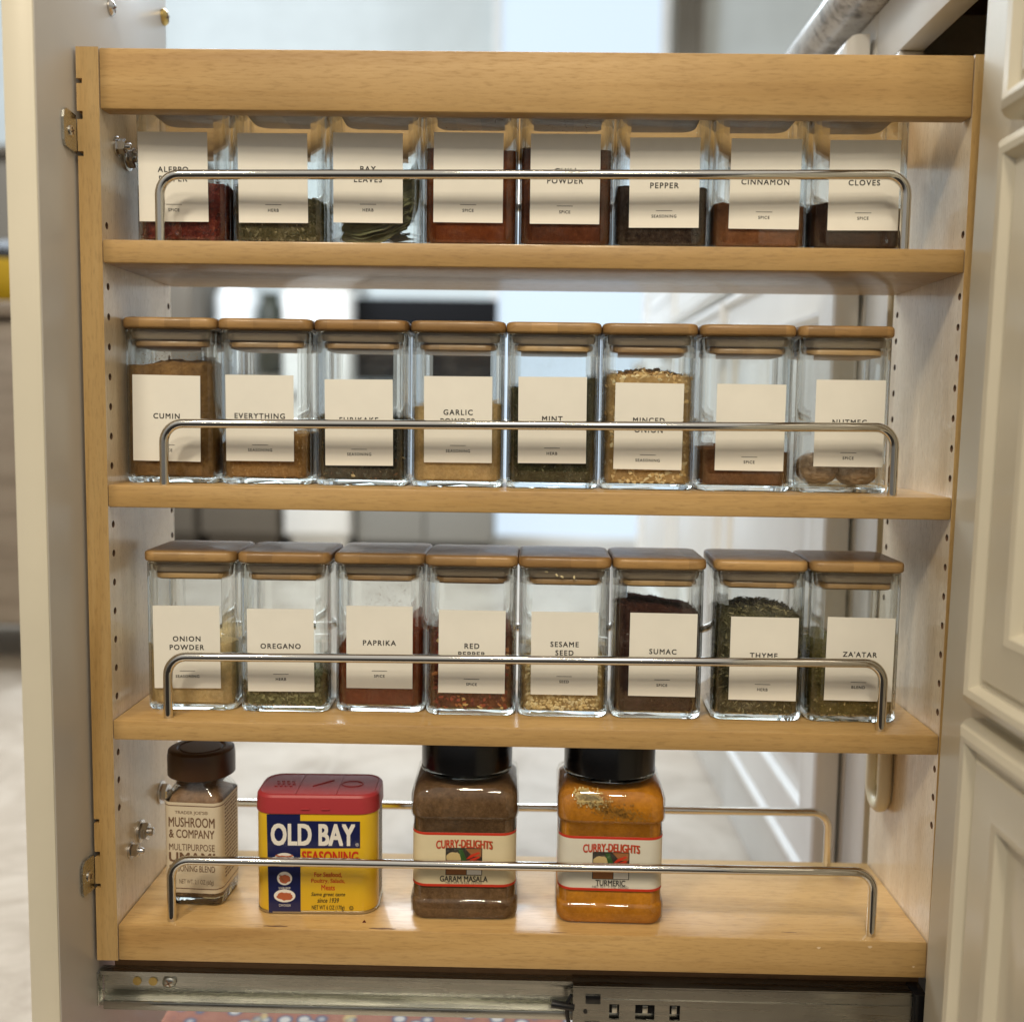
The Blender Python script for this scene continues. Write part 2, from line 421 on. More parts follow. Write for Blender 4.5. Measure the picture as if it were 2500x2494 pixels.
def flat(name, pts, y, m, parent, th=0.00012):
    """thin printed patch in the XZ plane, facing -Y"""
    mb = MB(); n = len(pts)
    area = sum(pts[i][0]*pts[(i+1) % n][1]-pts[(i+1) % n][0]*pts[i][1] for i in range(n))
    if area < 0: pts = pts[::-1]
    v = [(x, y, z) for x, z in pts] + [(x, y+th, z) for x, z in pts]
    f = [tuple(range(n)), tuple(n+i for i in reversed(range(n)))]
    f += [(i, n+i, n+(i+1) % n, (i+1) % n) for i in range(n)]
    mb.add(v, f); return link(name, mb.mesh(name, [m]), parent)
def rect(x0, x1, z0, z1): return [(x0, z0), (x1, z0), (x1, z1), (x0, z1)]
def ell(cx, cz, a, b_, n=28, wob=0.0, seed=0):
    rnd = random.Random(seed)
    return [(cx+a*math.cos(2*math.pi*i/n)*(1+wob*rnd.uniform(-1, 1)), cz+b_*math.sin(2*math.pi*i/n)*(1+wob*rnd.uniform(-1, 1))) for i in range(n)]

# ------------------------------------------------------------------ the setting
mfl = mat('floor_tile', (0.5, 0.45, 0.38), 0.35)
n, l, b = nodes(mfl)
v = obj_coords(mfl, rand=False)
br = n.new('ShaderNodeTexBrick'); br.offset = 0; br.inputs['Scale'].default_value = 1.0
br.inputs['Brick Width'].default_value = 0.46; br.inputs['Row Height'].default_value = 0.46; br.inputs['Mortar Size'].default_value = 0.004
l.new(v, br.inputs['Vector'])
f = noise_tex(mfl, v, 7, 6, 0.65, 0.8)
c1 = ramp(mfl, f, [(0.3, (0.29, 0.24, 0.185)), (0.5, (0.42, 0.365, 0.30)), (0.72, (0.52, 0.465, 0.395))])
l.new(c1, br.inputs['Color1']); l.new(c1, br.inputs['Color2']); br.inputs['Mortar'].default_value = (0.38, 0.33, 0.27, 1)
l.new(br.outputs['Color'], b.inputs['Base Color'])
fl = MB(); fl.add([(-3.2, -0.25, 0), (4, -0.25, 0), (4, 3.6, 0), (-3.2, 3.6, 0)], [(0, 1, 2, 3)])
tag(link('floor', fl.mesh('floor', [mfl])), kind='structure')
mw = paint('grey_green_wall_paint', (0.56, 0.61, 0.615), 0.7)
WY = 3.5
box('back_wall', (-3.2, WY, 0), (4, WY+0.1, 2.6), mw, bev=0); tag(bpy.data.objects['back_wall'], kind='structure')

# glass door of the far wall, lit by the day outside
gd = empty('glass_door', (0.46, WY, 0))
tag(gd, 'tall bright glass patio door in the grey far wall', 'door')
mt = paint('door_trim_paint', (0.70, 0.72, 0.72))
msky = bpy.data.materials.new('daylit_pane'); msky.use_nodes = True
n, l, b = nodes(msky)
b.inputs['Base Color'].default_value = (0.1, 0.11, 0.12, 1); b.inputs['Roughness'].default_value = 0.1
b.inputs['Emission Color'].default_value = (0.66, 0.80, 0.94, 1); b.inputs['Emission Strength'].default_value = 0.82
for a, c in ((-0.335, -0.302), (0.307, 0.345)):
    box('door_jamb', (a, -0.05, 0), (c, -0.005, 2.55), mt, gd, 0.002)
box('door_rail', (-0.302, -0.04, 0.0), (0.307, -0.005, 0.045), mt, gd, 0.002)
box('door_head', (-0.302, -0.04, 2.5), (0.307, -0.005, 2.55), mt, gd, 0.002)
box('glass_pane', (-0.302, -0.025, 0.045), (0.307, -0.012, 2.5), msky, gd, 0)
# curtain post right of it
cu = MB(); ring = []
for k in range(25):
    ring.append((0.82+0.10*k/24, WY-0.06-0.025*math.sin(k*1.35)))
cu.add([(x, y, 0.03) for x, y in ring]+[(x, y, 2.3) for x, y in ring], [(i, i+1, i+26, i+25) for i in range(24)])
co = link('curtain', cu.mesh('curtain', [paint('taupe_curtain', (0.30, 0.27, 0.22), 0.9)]), smooth=True)
sm = co.modifiers.new('thickness', 'SOLIDIFY'); sm.thickness = 0.006
tag(co, 'narrow taupe curtain hanging right of the glass door', 'curtain')

# black flat screen on a grey console
mgrey = mat('grey_console_front', (0.24, 0.235, 0.215), 0.5); mblk = mat('black_screen_glass', (0.006, 0.006, 0.007), 0.7, spec=0.1)
ap = empty('console', (-0.09, 3.09, 0))
tag(ap, 'blurred grey console under the black flat screen', 'console')
box('console_body', (-0.25, 0.0195, 0.05), (0.25, 0.36, 0.60), mgrey, ap, 0.004)
for a in (-0.247, 0.003): box('console_door', (a, 0.0, 0.06), (a+0.244, 0.019, 0.59), mgrey, ap, 0.004)
box('console_top', (-0.255, -0.005, 0.6005), (0.255, 0.37, 0.625), mgrey, ap, 0.003)
box('plinth', (-0.23, 0.03, 0.0), (0.23, 0.34, 0.0495), mblk, ap, 0)
tv = empty('flat_screen', (-0.146, 3.16, 0.6255))
tag(tv, 'blurred black flat screen standing on the grey console', 'screen')
box('screen_panel', (-0.31, 0.0, 0.022), (0.31, 0.035, 0.315), mblk, tv, 0.004)
box('screen_foot', (-0.10, -0.03, 0.0), (0.20, 0.10, 0.008), mblk, tv, 0.002)
box('screen_neck', (0.02, 0.012, 0.0085), (0.10, 0.03, 0.0215), mblk, tv, 0.001)

# brown cupboards at the far left of the gap
mtau = paint('taupe_cupboard_paint', (0.12, 0.10, 0.075), 0.6)
def far_cupboard(name, x0, x1, y0, h, m, label, cat, doors):
    e_ = empty(name, ((x0+x1)/2, y0, 0)); w = (x1-x0)/2
    box('carcass', (-w, 0.02, 0.08), (w, 0.42, h), m, e_, 0.003)
    box('plinth', (-w+0.02, 0.06, 0), (w-0.02, 0.40, 0.079), m, e_, 0)
    dw = 2*w/doors
    for i in range(doors):
        d = box('cupboard_door', (-w+i*dw+0.006, 0.0, 0.09), (-w+(i+1)*dw-0.006, 0.019, h-0.03), m, e_, 0.004)
        link('knob', tube_me('knob', [(-w+i*dw+0.05, 0.0, h*0.6), (-w+i*dw+0.05, -0.025, h*0.6)], 0.012, M['steel']), d)
    box('cupboard_top', (-w-0.01, -0.01, h), (w+0.01, 0.43, h+0.03), m, e_, 0.004)
    return tag(e_, label, cat)
far_cupboard('tall_cupboard', -1.75, -0.90, 3.0, 1.40, mtau, 'tall taupe cupboard on the far wall behind the rack', 'cupboard', 2)
far_cupboard('low_cupboard', -0.888, -0.605, 3.0, 0.62, mtau, 'low taupe cupboard between the tall one and the white one', 'cupboard', 1)
far_cupboard('white_cupboard', -0.592, -0.352, 3.02, 0.98, M['paint_far'], 'narrow white cupboard beside the grey console', 'cupboard', 1)
def lathe(name, prof, m, parent=None, loc=(0, 0, 0), nn=28):
    mb = MB(); loft(mb, [circle(r, z, nn) for r, z in prof]); me = mb.mesh(name, [m]); smooth_mesh(me, 40)
    return link(name, me, parent, loc)
tag(lathe('white_canister', [(0.05, 0), (0.075, 0.01), (0.078, 0.29), (0.06, 0.325), (0.058, 0.34), (0.02, 0.352)], mat('white_ceramic', (0.8, 0.82, 0.82), 0.2), loc=(-0.80, 3.2, 0.651)), 'white lidded canister standing on the low far cupboard', 'canister')
tag(lathe('dark_jug', [(0.035, 0), (0.05, 0.03), (0.045, 0.24), (0.03, 0.28), (0.036, 0.30)], mat('dark_glaze', (0.03, 0.035, 0.025), 0.3), loc=(-0.665, 3.16, 0.651)), 'small dark jug beside the white canister', 'jug')

# sideboard behind the open door on the left
sb = empty('wooden_sideboard', (-0.95, 1.35, 0))
msb = wood('greyed_sideboard_wood', 0, (0.26, 0.22, 0.18), (0.22, 0.18, 0.145), (0.16, 0.13, 0.10), 0.6, 0)
box('carcass', (-0.35, 0.02, 0.09), (0.35, 0.45, 0.70), msb, sb, 0.004)
box('sideboard_top', (-0.37, -0.01, 0.701), (0.37, 0.47, 0.73), msb, sb, 0.004)
for x in (-0.345, 0.005): box('sideboard_door', (x, 0.0, 0.10), (x+0.34, 0.019, 0.69), msb, sb, 0.004)
for x in (-0.32, 0.27):
    for y in (0.04, 0.38): box('leg', (x, y, 0), (x+0.05, y+0.05, 0.089), mblk, sb, 0.002)
tag(sb, 'greyish wooden sideboard standing behind the open cabinet door', 'sideboard')
tag(lathe('yellow_bowl', [(0.04, 0), (0.05, 0.008), (0.10, 0.05), (0.115, 0.09), (0.108, 0.09), (0.05, 0.015)], mat('yellow_glaze', (0.62, 0.42, 0.02), 0.3), loc=(-0.80, 1.52, 0.731)), 'yellow bowl standing on the wooden sideboard', 'bowl')
tag(lathe('black_pot', [(0.10, 0), (0.12, 0.015), (0.122, 0.13), (0.10, 0.16), (0.02, 0.175)], M['black_plastic'], loc=(-0.88, 1.74, 0.731)), 'black lidded pot behind the yellow bowl on the sideboard', 'pot')

# patterned rug under the rack
mr = mat('red_patterned_rug', (0.4, 0.1, 0.06), 0.95); n, l, b = nodes(mr)
v = obj_coords(mr, rand=False)
vo = n.new('ShaderNodeTexVoronoi'); vo.inputs['Scale'].default_value = 60; l.new(v, vo.inputs['Vector'])
c1 = ramp(mr, vo.outputs['Distance'], [(0.22, (0.62, 0.58, 0.52)), (0.34, (0.12, 0.15, 0.22)), (0.46, (0.36, 0.16, 0.11)), (0.8, (0.40, 0.19, 0.13))])
f = noise_tex(mr, v, 24, 3)
l.new(mix(mr, c1, (0.62, 0.50, 0.22), ramp(mr, f, [(0.60, (0, 0, 0)), (0.68, (1, 1, 1))])), b.inputs['Base Color'])
bump(mr, noise_tex(mr, v, 600, 2), 0.6, 0.003)
rg = MB(); top = []
for i in range(41):
    top.append((-0.045 + 0.006*math.sin(i*1.1), 0.02+0.33*i/40))
pts = [(0.47, 0.02), (0.47, 0.35)] + top[::-1]
rg.add([(x, y, 0.0) for x, y in pts]+[(x, y, 0.011) for x, y in pts], [tuple(range(len(pts)))[::-1], tuple(len(pts)+i for i in range(len(pts)))]+[(i, (i+1) % len(pts), len(pts)+(i+1) % len(pts), len(pts)+i) for i in range(len(pts))])
tag(link('rug', rg.mesh('rug', [mr]), loc=(0, 0, 0.002)), 'red rug with a white and blue pattern under the rack', 'rug')

# ------------------------------------------------------------------ cabinets along the right
XF = 0.5595      # plane of the face frames
def panel_front(name, y0, y1, z0, z1, parent, m, xf=XF, th=0.019, frame=0.05):
    """beaded drawer or door front looking to -X: nested rectangular rings as one solid"""
    prof = [(0, 0.0), (0, th-0.009), (0.0012, th-0.005), (0.0040, th-0.0015), (0.008, th), (0.0115, th-0.0010), (0.0140, th-0.0040), (0.0155, th-0.0065), (0.018, th-0.0068),
            (0.020, th-0.0045), (frame-0.004, th-0.0045), (frame, th-0.0035), (frame+0.004, th-0.0045), (frame+0.008, th-0.010), (frame+0.013, th-0.011), (frame+0.036, th-0.0055), (frame+0.038, th-0.005)]
    rings = []
    for ins, h in prof:
        rings.append([(xf-h, y0+ins, z0+ins), (xf-h, y0+ins, z1-ins), (xf-h, y1-ins, z1-ins), (xf-h, y1-ins, z0+ins)])
    mb = MB(); loft(mb, rings, 0, True, True)
    me = mb.mesh(name, [m]); bmesh_fix(me); smooth_mesh(me, 28)
    return link(name, me, parent)
def bmesh_fix(me):
    bm = bmesh.new(); bm.from_mesh(me); bmesh.ops.recalc_face_normals(bm, faces=bm.faces[:]); bm.to_mesh(me); bm.free()

# near drawer unit (leans a touch, as in the photo)
near = empty('drawer_cabinet', (0, 0, ZT+0.05), (0, R(0.55), 0))
tag(near, 'cream drawer cabinet with beaded fronts beside the rack', 'cabinet')
def rel(z): return z-0.05
XN = 0.5585
box('face_frame', (XN, -0.62, rel(-0.70)), (XN+0.019, -0.012, rel(0.09)), M['paint'], near, 0.001)
for z0, z1 in ((-0.0530, 0.085), (-0.3835, -0.0625), (-0.70, -0.3915)):
    panel_front('drawer_front', -0.58, -0.070, rel(z0), rel(z1), near, M['paint'], xf=XN, th=0.016, frame=0.045)

# cabinet the rack slides out of
hc = empty('rack_cabinet', (0, 0, 0))
tag(hc, 'white base cabinet with a dark opening that holds the rack', 'cabinet')
box('frame_stile', (XF, 0.144, 0.0), (XF+0.019, 0.1975, ZT+0.0505), M['paint_far'], hc, 0.0012)
box('frame_header', (XF, -0.0115, ZT+0.051), (XF+0.019, 0.1975, ZT+0.098), M['paint_far'], hc, 0.0012)
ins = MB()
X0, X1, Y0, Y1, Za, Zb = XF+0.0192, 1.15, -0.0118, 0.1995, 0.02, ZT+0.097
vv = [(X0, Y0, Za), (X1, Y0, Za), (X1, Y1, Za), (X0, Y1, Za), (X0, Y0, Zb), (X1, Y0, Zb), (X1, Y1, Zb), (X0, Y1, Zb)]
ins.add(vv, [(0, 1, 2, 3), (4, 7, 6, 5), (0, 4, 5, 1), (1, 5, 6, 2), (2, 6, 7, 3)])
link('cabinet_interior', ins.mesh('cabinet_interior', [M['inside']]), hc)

# run of cabinets beyond the rack
def far_unit(y0, y1, label):
    e_ = empty('base_cabinet', (0, 0, 0))
    box('carcass', (XF, y0+0.0005, 0.0), (1.13, y1-0.0005, ZT+0.0985), M['paint_far'], e_, 0.0015)
    panel_front('drawer_front', y0+0.004, y1-0.004, ZT-0.062, ZT+0.083, e_, M['paint_far'], xf=XF-0.004)
    d = panel_front('cabinet_door', y0+0.004, y1-0.004, ZT-0.645, ZT-0.070, e_, M['paint_far'], xf=XF-0.004, frame=0.06)
    link('knob', tube_me('knob', [(XF-0.022, y1-0.05, ZT-0.12), (XF-0.045, y1-0.05, ZT-0.12)], 0.012, M['steel']), d)
    tag(e_, label, 'cabinet')
far_unit(0.198, 0.72, 'white panelled base cabinet just beyond the rack under the granite')
far_unit(0.721, 1.20, 'white panelled base cabinet, second beyond the rack')
far_unit(1.201, 1.70, 'white panelled base cabinet at the far end of the run')
# the first far door stands proud with its edge visible
mg = mat('granite', (0.5, 0.48, 0.45), 0.18); n, l, b = nodes(mg)
v = obj_coords(mg, rand=False)
f = noise_tex(mg, v, 46, 8, 0.75, 0.6)
c1 = ramp(mg, f, [(0.30, (0.05, 0.045, 0.04)), (0.42, (0.26, 0.235, 0.21)), (0.52, (0.52, 0.49, 0.45)), (0.66, (0.30, 0.28, 0.27))])
f2 = noise_tex(mg, v, 160, 4, 0.7)
l.new(mix(mg, c1, (0.08, 0.07, 0.06), ramp(mg, f2, [(0.60, (0, 0, 0)), (0.68, (1, 1, 1))])), b.inputs['Base Color'])
ct = MB(); prof = []
zb, zt_ = ZT+0.0995, ZT+0.136
for i in range(9):
    a = math.pi/2 + math.pi*i/8
    prof.append((0.545+0.0178*math.cos(a), (zb+zt_)/2+0.01825*math.sin(a)))
prof = [(1.16, zt_)] + prof + [(1.16, zb)]
nn = len(prof)
ct.add([(x, -0.62, z) for x, z in prof]+[(x, 1.72, z) for x, z in prof], [tuple(range(nn)), tuple(nn+i for i in reversed(range(nn)))]+[(i, nn+i, nn+(i+1) % nn, (i+1) % nn) for i in range(nn)])
cme = ct.mesh('countertop', [mg]); bmesh_fix(cme); smooth_mesh(cme, 30)
tag(link('countertop', cme), 'grey speckled granite countertop with a rounded front edge', 'countertop')

# ------------------------------------------------------------------ cabinet door on the left (its back faces the rack)
XD = -0.0026
dr = empty('cabinet_door', (XD, 0, ZT))
tag(dr, 'cream cabinet door standing open, fixed to the rack end by brackets', 'cabinet door')
box('door_slab', (-0.0185, -0.0505, -0.715), (0, 0.172, 0.16), M['paint'], dr, 0.0012)
box('shaded_back', (0.00002, -0.0500, -0.7145), (0.0006, 0.1715, 0.1595), M['door_shade'], dr, 0.0002)  # thin sheet that carries the painted shade of the door's back
def screw(parent, loc, rot, r=0.0045, m=None):
    """pan head with a cross slot, local +Z outward"""
    m = m or M['steel']
    mb = MB(); loft(mb, [circle(r, 0, 20), circle(r, r*0.25, 20), circle(r*0.8, r*0.5, 20), circle(r*0.5, r*0.62, 20)])
    me = mb.mesh('screw', [m]); smooth_mesh(me, 30)
    s = link('screw', me, parent, loc, rot)
    for a in (0.5, 0.5+math.pi/2):
        x = MB(); c, s_ = math.cos(a), math.sin(a)
        p = [(-0.6, -0.1), (0.6, -0.1), (0.6, 0.1), (-0.6, 0.1)]
        q = [((u*c-w*s_)*r, (u*s_+w*c)*r) for u, w in p]
        x.add([(u, w, r*0.60) for u, w in q]+[(u, w, r*0.645) for u, w in q], [(0, 1, 2, 3), (4, 5, 6, 7), (0, 1, 5, 4), (1, 2, 6, 5), (2, 3, 7, 6), (3, 0, 4, 7)])
        link('slot', x.mesh('slot', [M['hole_dark']]), s)
    return s
TOX = (0, R(90), 0)
screw(dr, (0.0007, 0.061, 0.046), TOX, 0.0052)
screw(dr, (0.0007, 0.165, 0.078), TOX, 0.0062, M['brass'])

# ------------------------------------------------------------------ the pull-out rack
W_, T, D = 0.572, 0.01418, 0.125
rack = empty('pull_out_rack', (0, 0, ZT))
tag(rack, 'maple pull out spice rack with four levels and chrome guard rails', 'rack')
LV = {1: (-0.1324, -0.1178), 2: (-0.2880, -0.2735), 3: (-0.4426, -0.4293), 4: (-0.5958, -0.5708)}

def side_panel(name, x_out, x_in, holes, notches):
    zb, zt = -0.5958, 0.0
    bm = bmesh.new()
    sgn = 1 if x_in > x_out else -1
    # outline in XZ with notches on the outer edge
    out = [(x_in, zb), (x_in, zt), (x_out, zt)]
    for zc, hh in sorted(notches, reverse=True):
        dp = 0.0036*sgn
        out += [(x_out, zc+hh/2), (x_out+dp, zc+hh/2), (x_out+dp, zc-hh/2), (x_out, zc-hh/2)]
    out += [(x_out, zb)]
    f_ = [bm.verts.new((x, 0, z)) for x, z in out]; bk = [bm.verts.new((x, D, z)) for x, z in out]
    bm.faces.new(f_); bm.faces.new(bk[::-1])
    k = len(out)
    for i in range(1, k):
        bm.faces.new((f_[i], f_[(i+1) % k], bk[(i+1) % k], bk[i]))
    # inner face with drilled holes
    edges = [bm.edges.get((f_[0], f_[1])), bm.edges.get((bk[0], bk[1])), bm.edges.new((f_[0], bk[0])) if not bm.edges.get((f_[0], bk[0])) else bm.edges.get((f_[0], bk[0])),
             bm.edges.get((f_[1], bk[1])) or bm.edges.new((f_[1], bk[1]))]
    inner = []
    for hy, hz in holes:
        cv = [bm.verts.new((x_in, hy+0.0024*math.cos(2*math.pi*i/10), hz+0.0024*math.sin(2*math.pi*i/10))) for i in range(10)]
        dv = [bm.verts.new((x_in-0.008*sgn, v.co.y, v.co.z)) for v in cv]
        ce = [bm.edges.new((cv[i], cv[(i+1) % 10])) for i in range(10)]
        edges += ce
        for i in range(10):
            fa = bm.faces.new((cv[i], cv[(i+1) % 10], dv[(i+1) % 10], dv[i])); fa.material_index = 2; inner.append(fa)
        fa = bm.faces.new(dv); fa.material_index = 2
    r_ = bmesh.ops.triangle_fill(bm, edges=edges, use_beauty=True, use_dissolve=False)
    for g in r_['geom']:
        if isinstance(g, bmesh.types.BMFace): g.material_index = 1
    bmesh.ops.recalc_face_normals(bm, faces=bm.faces[:])
    me = bpy.data.meshes.new(name); bm.to_mesh(me); bm.free()
    for q in (M['maple_z'], M['maple_pale'], M['hole_dark']): me.materials.append(q)
    return link(name, me, rack)
hz = [-0.1080-0.0192*i for i in range(24)]
hz = [q for q in hz if -0.50 < q and all(not (a-0.003 < q < b_+0.003) for a, b_ in LV.values())]
side_panel('side_panel', 0.0, T, [(0.0078, q) for q in hz]+[(0.1200, q-0.001) for q in hz], [(-0.0206, 0.003), (-0.0414, 0.005), (-0.065, 0.003), (-0.4988, 0.003), (-0.5218, 0.004), (-0.5435, 0.003)])
side_panel('side_panel', W_, W_-T, [(0.0048, q) for q in hz]+[(0.1165, q-0.001) for q in hz], [])
G = 0.0003
box('top_rail', (T+G, 0.0002, -0.0375), (W_-T-G, 0.0138, -0.0004), M['maple_rail'], rack, 0.0012)
box('top_rail', (T+G, D-0.0138, -0.0400), (W_-T-G, D-0.0002, -0.0004), M['maple_x'], rack, 0.0012)
for k in (1, 2, 3):
    box('shelf', (T+G, -0.0006, LV[k][0]), (W_-T-G, D-0.001, LV[k][1]), M['maple_x'], rack, 0.0011)
box('bottom_board', (T+G, 0.0003, LV[4][0]), (W_-T-G, D-0.001, LV[4][1]), M['maple_x'], rack, 0.0011)
bb_ = bpy.data.objects['bottom_board']
for x, y, a, c_, mk in ((0.1205, 0.0032, 0.0085, 0.0009, 0), (0.1930, 0.0030, 0.0095, 0.0010, 0), (0.3120, 0.0028, 0.0060, 0.0004, 0), (0.468, 0.0100, 0.0055, 0.0004, 0)):
    mb = MB(); k = 16
    mb.add([(x+a*math.cos(6.2832*i/k), y+c_*math.sin(6.2832*i/k)*(1+0.3*math.sin(i*2.3)), LV[4][1]+0.00006) for i in range(k)], [tuple(range(k))])
    link('worn_streak', mb.mesh('worn_streak', [M['hole_dark']]), bb_)
chip = mat('chipped_wood', (0.68, 0.52, 0.33), 0.8)
for x, z, a in ((0.4855, -0.5762, 0.0013), (0.5195, -0.5748, 0.0015), (0.5490, -0.5880, 0.0009)):
    mb = MB(); k = 9
    mb.add([(x+a*math.cos(6.2832*i/k)*(1+0.3*math.sin(i*2.1)), 0.00024, z+a*0.6*math.sin(6.2832*i/k)) for i in range(k)], [tuple(range(k))])
    link('paint_chip', mb.mesh('paint_chip', [chip]), bb_)
RR = 0.0031
def guard(y, base, hL, hR):
    zr = base+hL; zq = base+hR; xa, xb, rb = 0.0484, 0.5225, 0.0125
    pts = [(xa, y, base-0.004), (xa, y, base+0.01), (xa, y, zr-rb)]
    for i in range(1, 9):
        a = math.pi/2*i/8; pts.append((xa+rb-rb*math.cos(a), y, zr-rb+rb*math.sin(a)))
    pts += [(xa+0.1, y, zr+(zq-zr)*0.21), (0.285, y, (zr+zq)/2), (xb-0.1, y, zr+(zq-zr)*0.79)]
    for i in range(0, 9):
        a = math.pi/2*i/8; pts.append((xb-rb+rb*math.sin(a), y, zq-rb+rb*math.cos(a)))
    pts += [(xb, y, base+0.01), (xb, y, base-0.004)]
    return tube_me('guard_rail', pts, RR, M['chrome'])
for k in (1, 2, 3, 4):
    for y in (0.0085, 0.1135): link('guard_rail', guard(y, LV[k][1], *((0.0424, 0.0470), (0.0402, 0.0440), (0.0414, 0.0452), (0.0426, 0.0440))[k-1]), rack)
box('runner_board', (0.006, 0.0135, -0.636), (0.5585, 0.034, -0.5962), M['runner_wood'], rack, 0.001)
# bolts through the left side panel
def bolt(y, z, r):
    mb = MB(); loft(mb, [circle(r*1.15, 0, 24), circle(r*1.15, 0.0012, 24), circle(r*1.1, 0.0014, 24)])
    wme = mb.mesh('washer', [M['steel']]); smooth_mesh(wme, 30)
    w = link('bolt', wme, rack, (T, y, z), TOX)
    mb = MB(); loft(mb, [circle(r*0.9, 0.0014, 6), circle(r*0.9, 0.0055, 6), circle(r*0.75, 0.0062, 6)])
    link('hex_nut', mb.mesh('hex_nut', [M['steel']]), w)
    mb = MB(); loft(mb, [circle(r*0.42, 0.0062, 16), circle(r*0.42, 0.009, 16), circle(r*0.3, 0.0098, 16)])
    me = mb.mesh('bolt_end', [M['steel']]); smooth_mesh(me, 40); link('bolt_end', me, w)
for y, z, r in ((0.0267, -0.0539, 0.0055), (0.0440, -0.0570, 0.0075), (0.0251, -0.5295, 0.0050), (0.0440, -0.5235, 0.0070), (0.0863, -0.5107, 0.0075)): bolt(y, z, r)
# brackets that hold the door
for zc, sl in ((-0.0535, 0.0), (-0.5330, 0.0)):
    mb = MB()
    o_ = [(0.0, 0.0115), (-0.0130, 0.0125), (-0.0165, 0.0105), (-0.0175, 0.006), (-0.0172, -0.0075), (-0.0155, -0.0105), (0.0, -0.0118)]
    o_ = [(y-0.001, z) for y, z in o_]; k = len(o_)
    mb.add([(0.0002-0.0019, y, zc+z) for y, z in o_]+[(0.0002-0.0004, y, zc+z) for y, z in o_], [tuple(range(k)), tuple(k+i for i in reversed(range(k)))]+[(i, k+i, k+(i+1) % k, (i+1) % k) for i in range(k)])
    me = mb.mesh('mounting_bracket', [M['zinc']]); bmesh_fix(me)
    br_ = link('mounting_bracket', me, rack)
    mb = MB(); loft(mb, [circle(0.0036, 0, 20), circle(0.0036, 0.0006, 20), circle(0.0026, 0.0012, 20)])
    me = mb.mesh('screw', [M['steel']]); smooth_mesh(me, 30); s_ = link('screw', me, br_, (-0.0002, -0.0085, zc), TOX)
    for a in (0.4, 0.4+math.pi/2):
        x = MB(); c, q_ = math.cos(a), math.sin(a)
        q = [((u*c-w*q_)*0.0036, (u*q_+w*c)*0.0036) for u, w in ((-0.6, -0.12), (0.6, -0.12), (0.6, 0.12), (-0.6, 0.12))]
        x.add([(u, w, 0.0013) for u, w in q], [(0, 1, 2, 3)]); link('slot', x.mesh('slot', [M['hole_dark']]), s_)

# ------------------------------------------------------------------ drawer slide under the rack
sl = empty('drawer_slide', (0, 0.0128, ZT))
tag(sl, 'zinc drawer slide with black plastic latch under the rack', 'drawer slide')
def channel(name, x0, x1, zc, h, depth, lip, m):
    """C profile swept along X, open to -Y"""
    t = 0.0012; hh = h/2
    p = [(0, -hh), (-depth, -hh), (-depth, -hh+lip), (-depth+t, -hh+lip), (-depth+t, -hh+t), (-t, -hh+t), (-t, hh-t), (-depth+t, hh-t), (-depth+t, hh-lip), (-depth, hh-lip), (-depth, hh), (0, hh)]
    mb = MB(); k = len(p)
    mb.add([(x0, y, zc+z) for y, z in p]+[(x1, y, zc+z) for y, z in p], [tuple(range(k)), tuple(k+i for i in reversed(range(k)))]+[(i, k+i, k+(i+1) % k, (i+1) % k) for i in range(k)])
    me = mb.mesh(name, [m]); bmesh_fix(me); return link(name, me, sl)
channel('inner_member', -0.0005, 0.40, -0.6185, 0.0245, 0.0080, 0.0026, M['zinc'])
box('ball_track', (0.002, -0.0105, -0.6325), (0.40, -0.0082, -0.6262), M['zinc'], sl, 0.0010)
box('end_tab', (-0.0022, -0.0100, -0.6300), (-0.0007, -0.0005, -0.6070), M['zinc'], sl, 0.0005)
for x in (0.0225, 0.0335):
    mb = MB(); loft(mb, [circle(0.0030, 0, 18), circle(0.0030, 0.0005, 18)]); link('screw_hole', mb.mesh('screw_hole', [M['brass']]), sl, (x, -0.0013, -0.6165), (R(90), 0, 0))
screw(sl, (0.045, -0.0012, -0.6165), (R(90), 0, 0), 0.0048, M['zinc'])
# outer member with windows: plate pieces round the openings
xa, xb, zt_, zb_ = 0.322, 0.5485, -0.6065, -0.668
om = MB()
def plate(x0, x1, z0, z1, y0=-0.0145, y1=-0.0132):
    v = [(x0, y0, z0), (x1, y0, z0), (x1, y0, z1), (x0, y0, z1), (x0, y1, z0), (x1, y1, z0), (x1, y1, z1), (x0, y1, z1)]
    om.add(v, [(0, 1, 2, 3), (4, 7, 6, 5), (0, 4, 5, 1), (1, 5, 6, 2), (2, 6, 7, 3), (3, 7, 4, 0)])
wz0, wz1 = -0.6285, -0.6178
wins = [(0.3465, 0.3532), (0.3640, 0.3770), (0.3870, 0.3940)]
plate(xa, xb, wz1, zt_); plate(xa, xb, -0.6370, wz0)
prev = xa
for a, c in wins: plate(prev, a, wz0, wz1); prev = c
plate(prev, xb, wz0, wz1)
plate(xa, xb, -0.6378, -0.6370, -0.0165, -0.0132); plate(xa, xb, zb_, -0.6378, -0.0165, -0.0150)
plate(xa, xb, zt_-0.0002, zt_+0.0010, -0.0145, -0.0002)
plate(xa+0.02, xb, -0.6152, -0.6143, -0.0153, -0.0146)
link('outer_member', om.mesh('outer_member', [M['zinc_dark']]), sl)
box('slide_core', (0.324, -0.0100, -0.665), (0.546, -0.0085, -0.6085), M['black_plastic'], sl, 0.0004)
for a in (0.3485, 0.3690, 0.3885): box('spring_tab', (a, -0.0136, -0.6245), (a+0.0035, -0.0128, -0.6190), M['zinc'], sl, 0.0002)
box('latch_block', (0.3305, -0.0156, -0.6175), (0.3405, -0.0147, -0.6115), M['black_plastic'], sl, 0.0002)
box('latch_block', (0.3305, -0.0182, -0.6440), (0.3405, -0.0167, -0.6325), M['black_plastic'], sl, 0.0002)
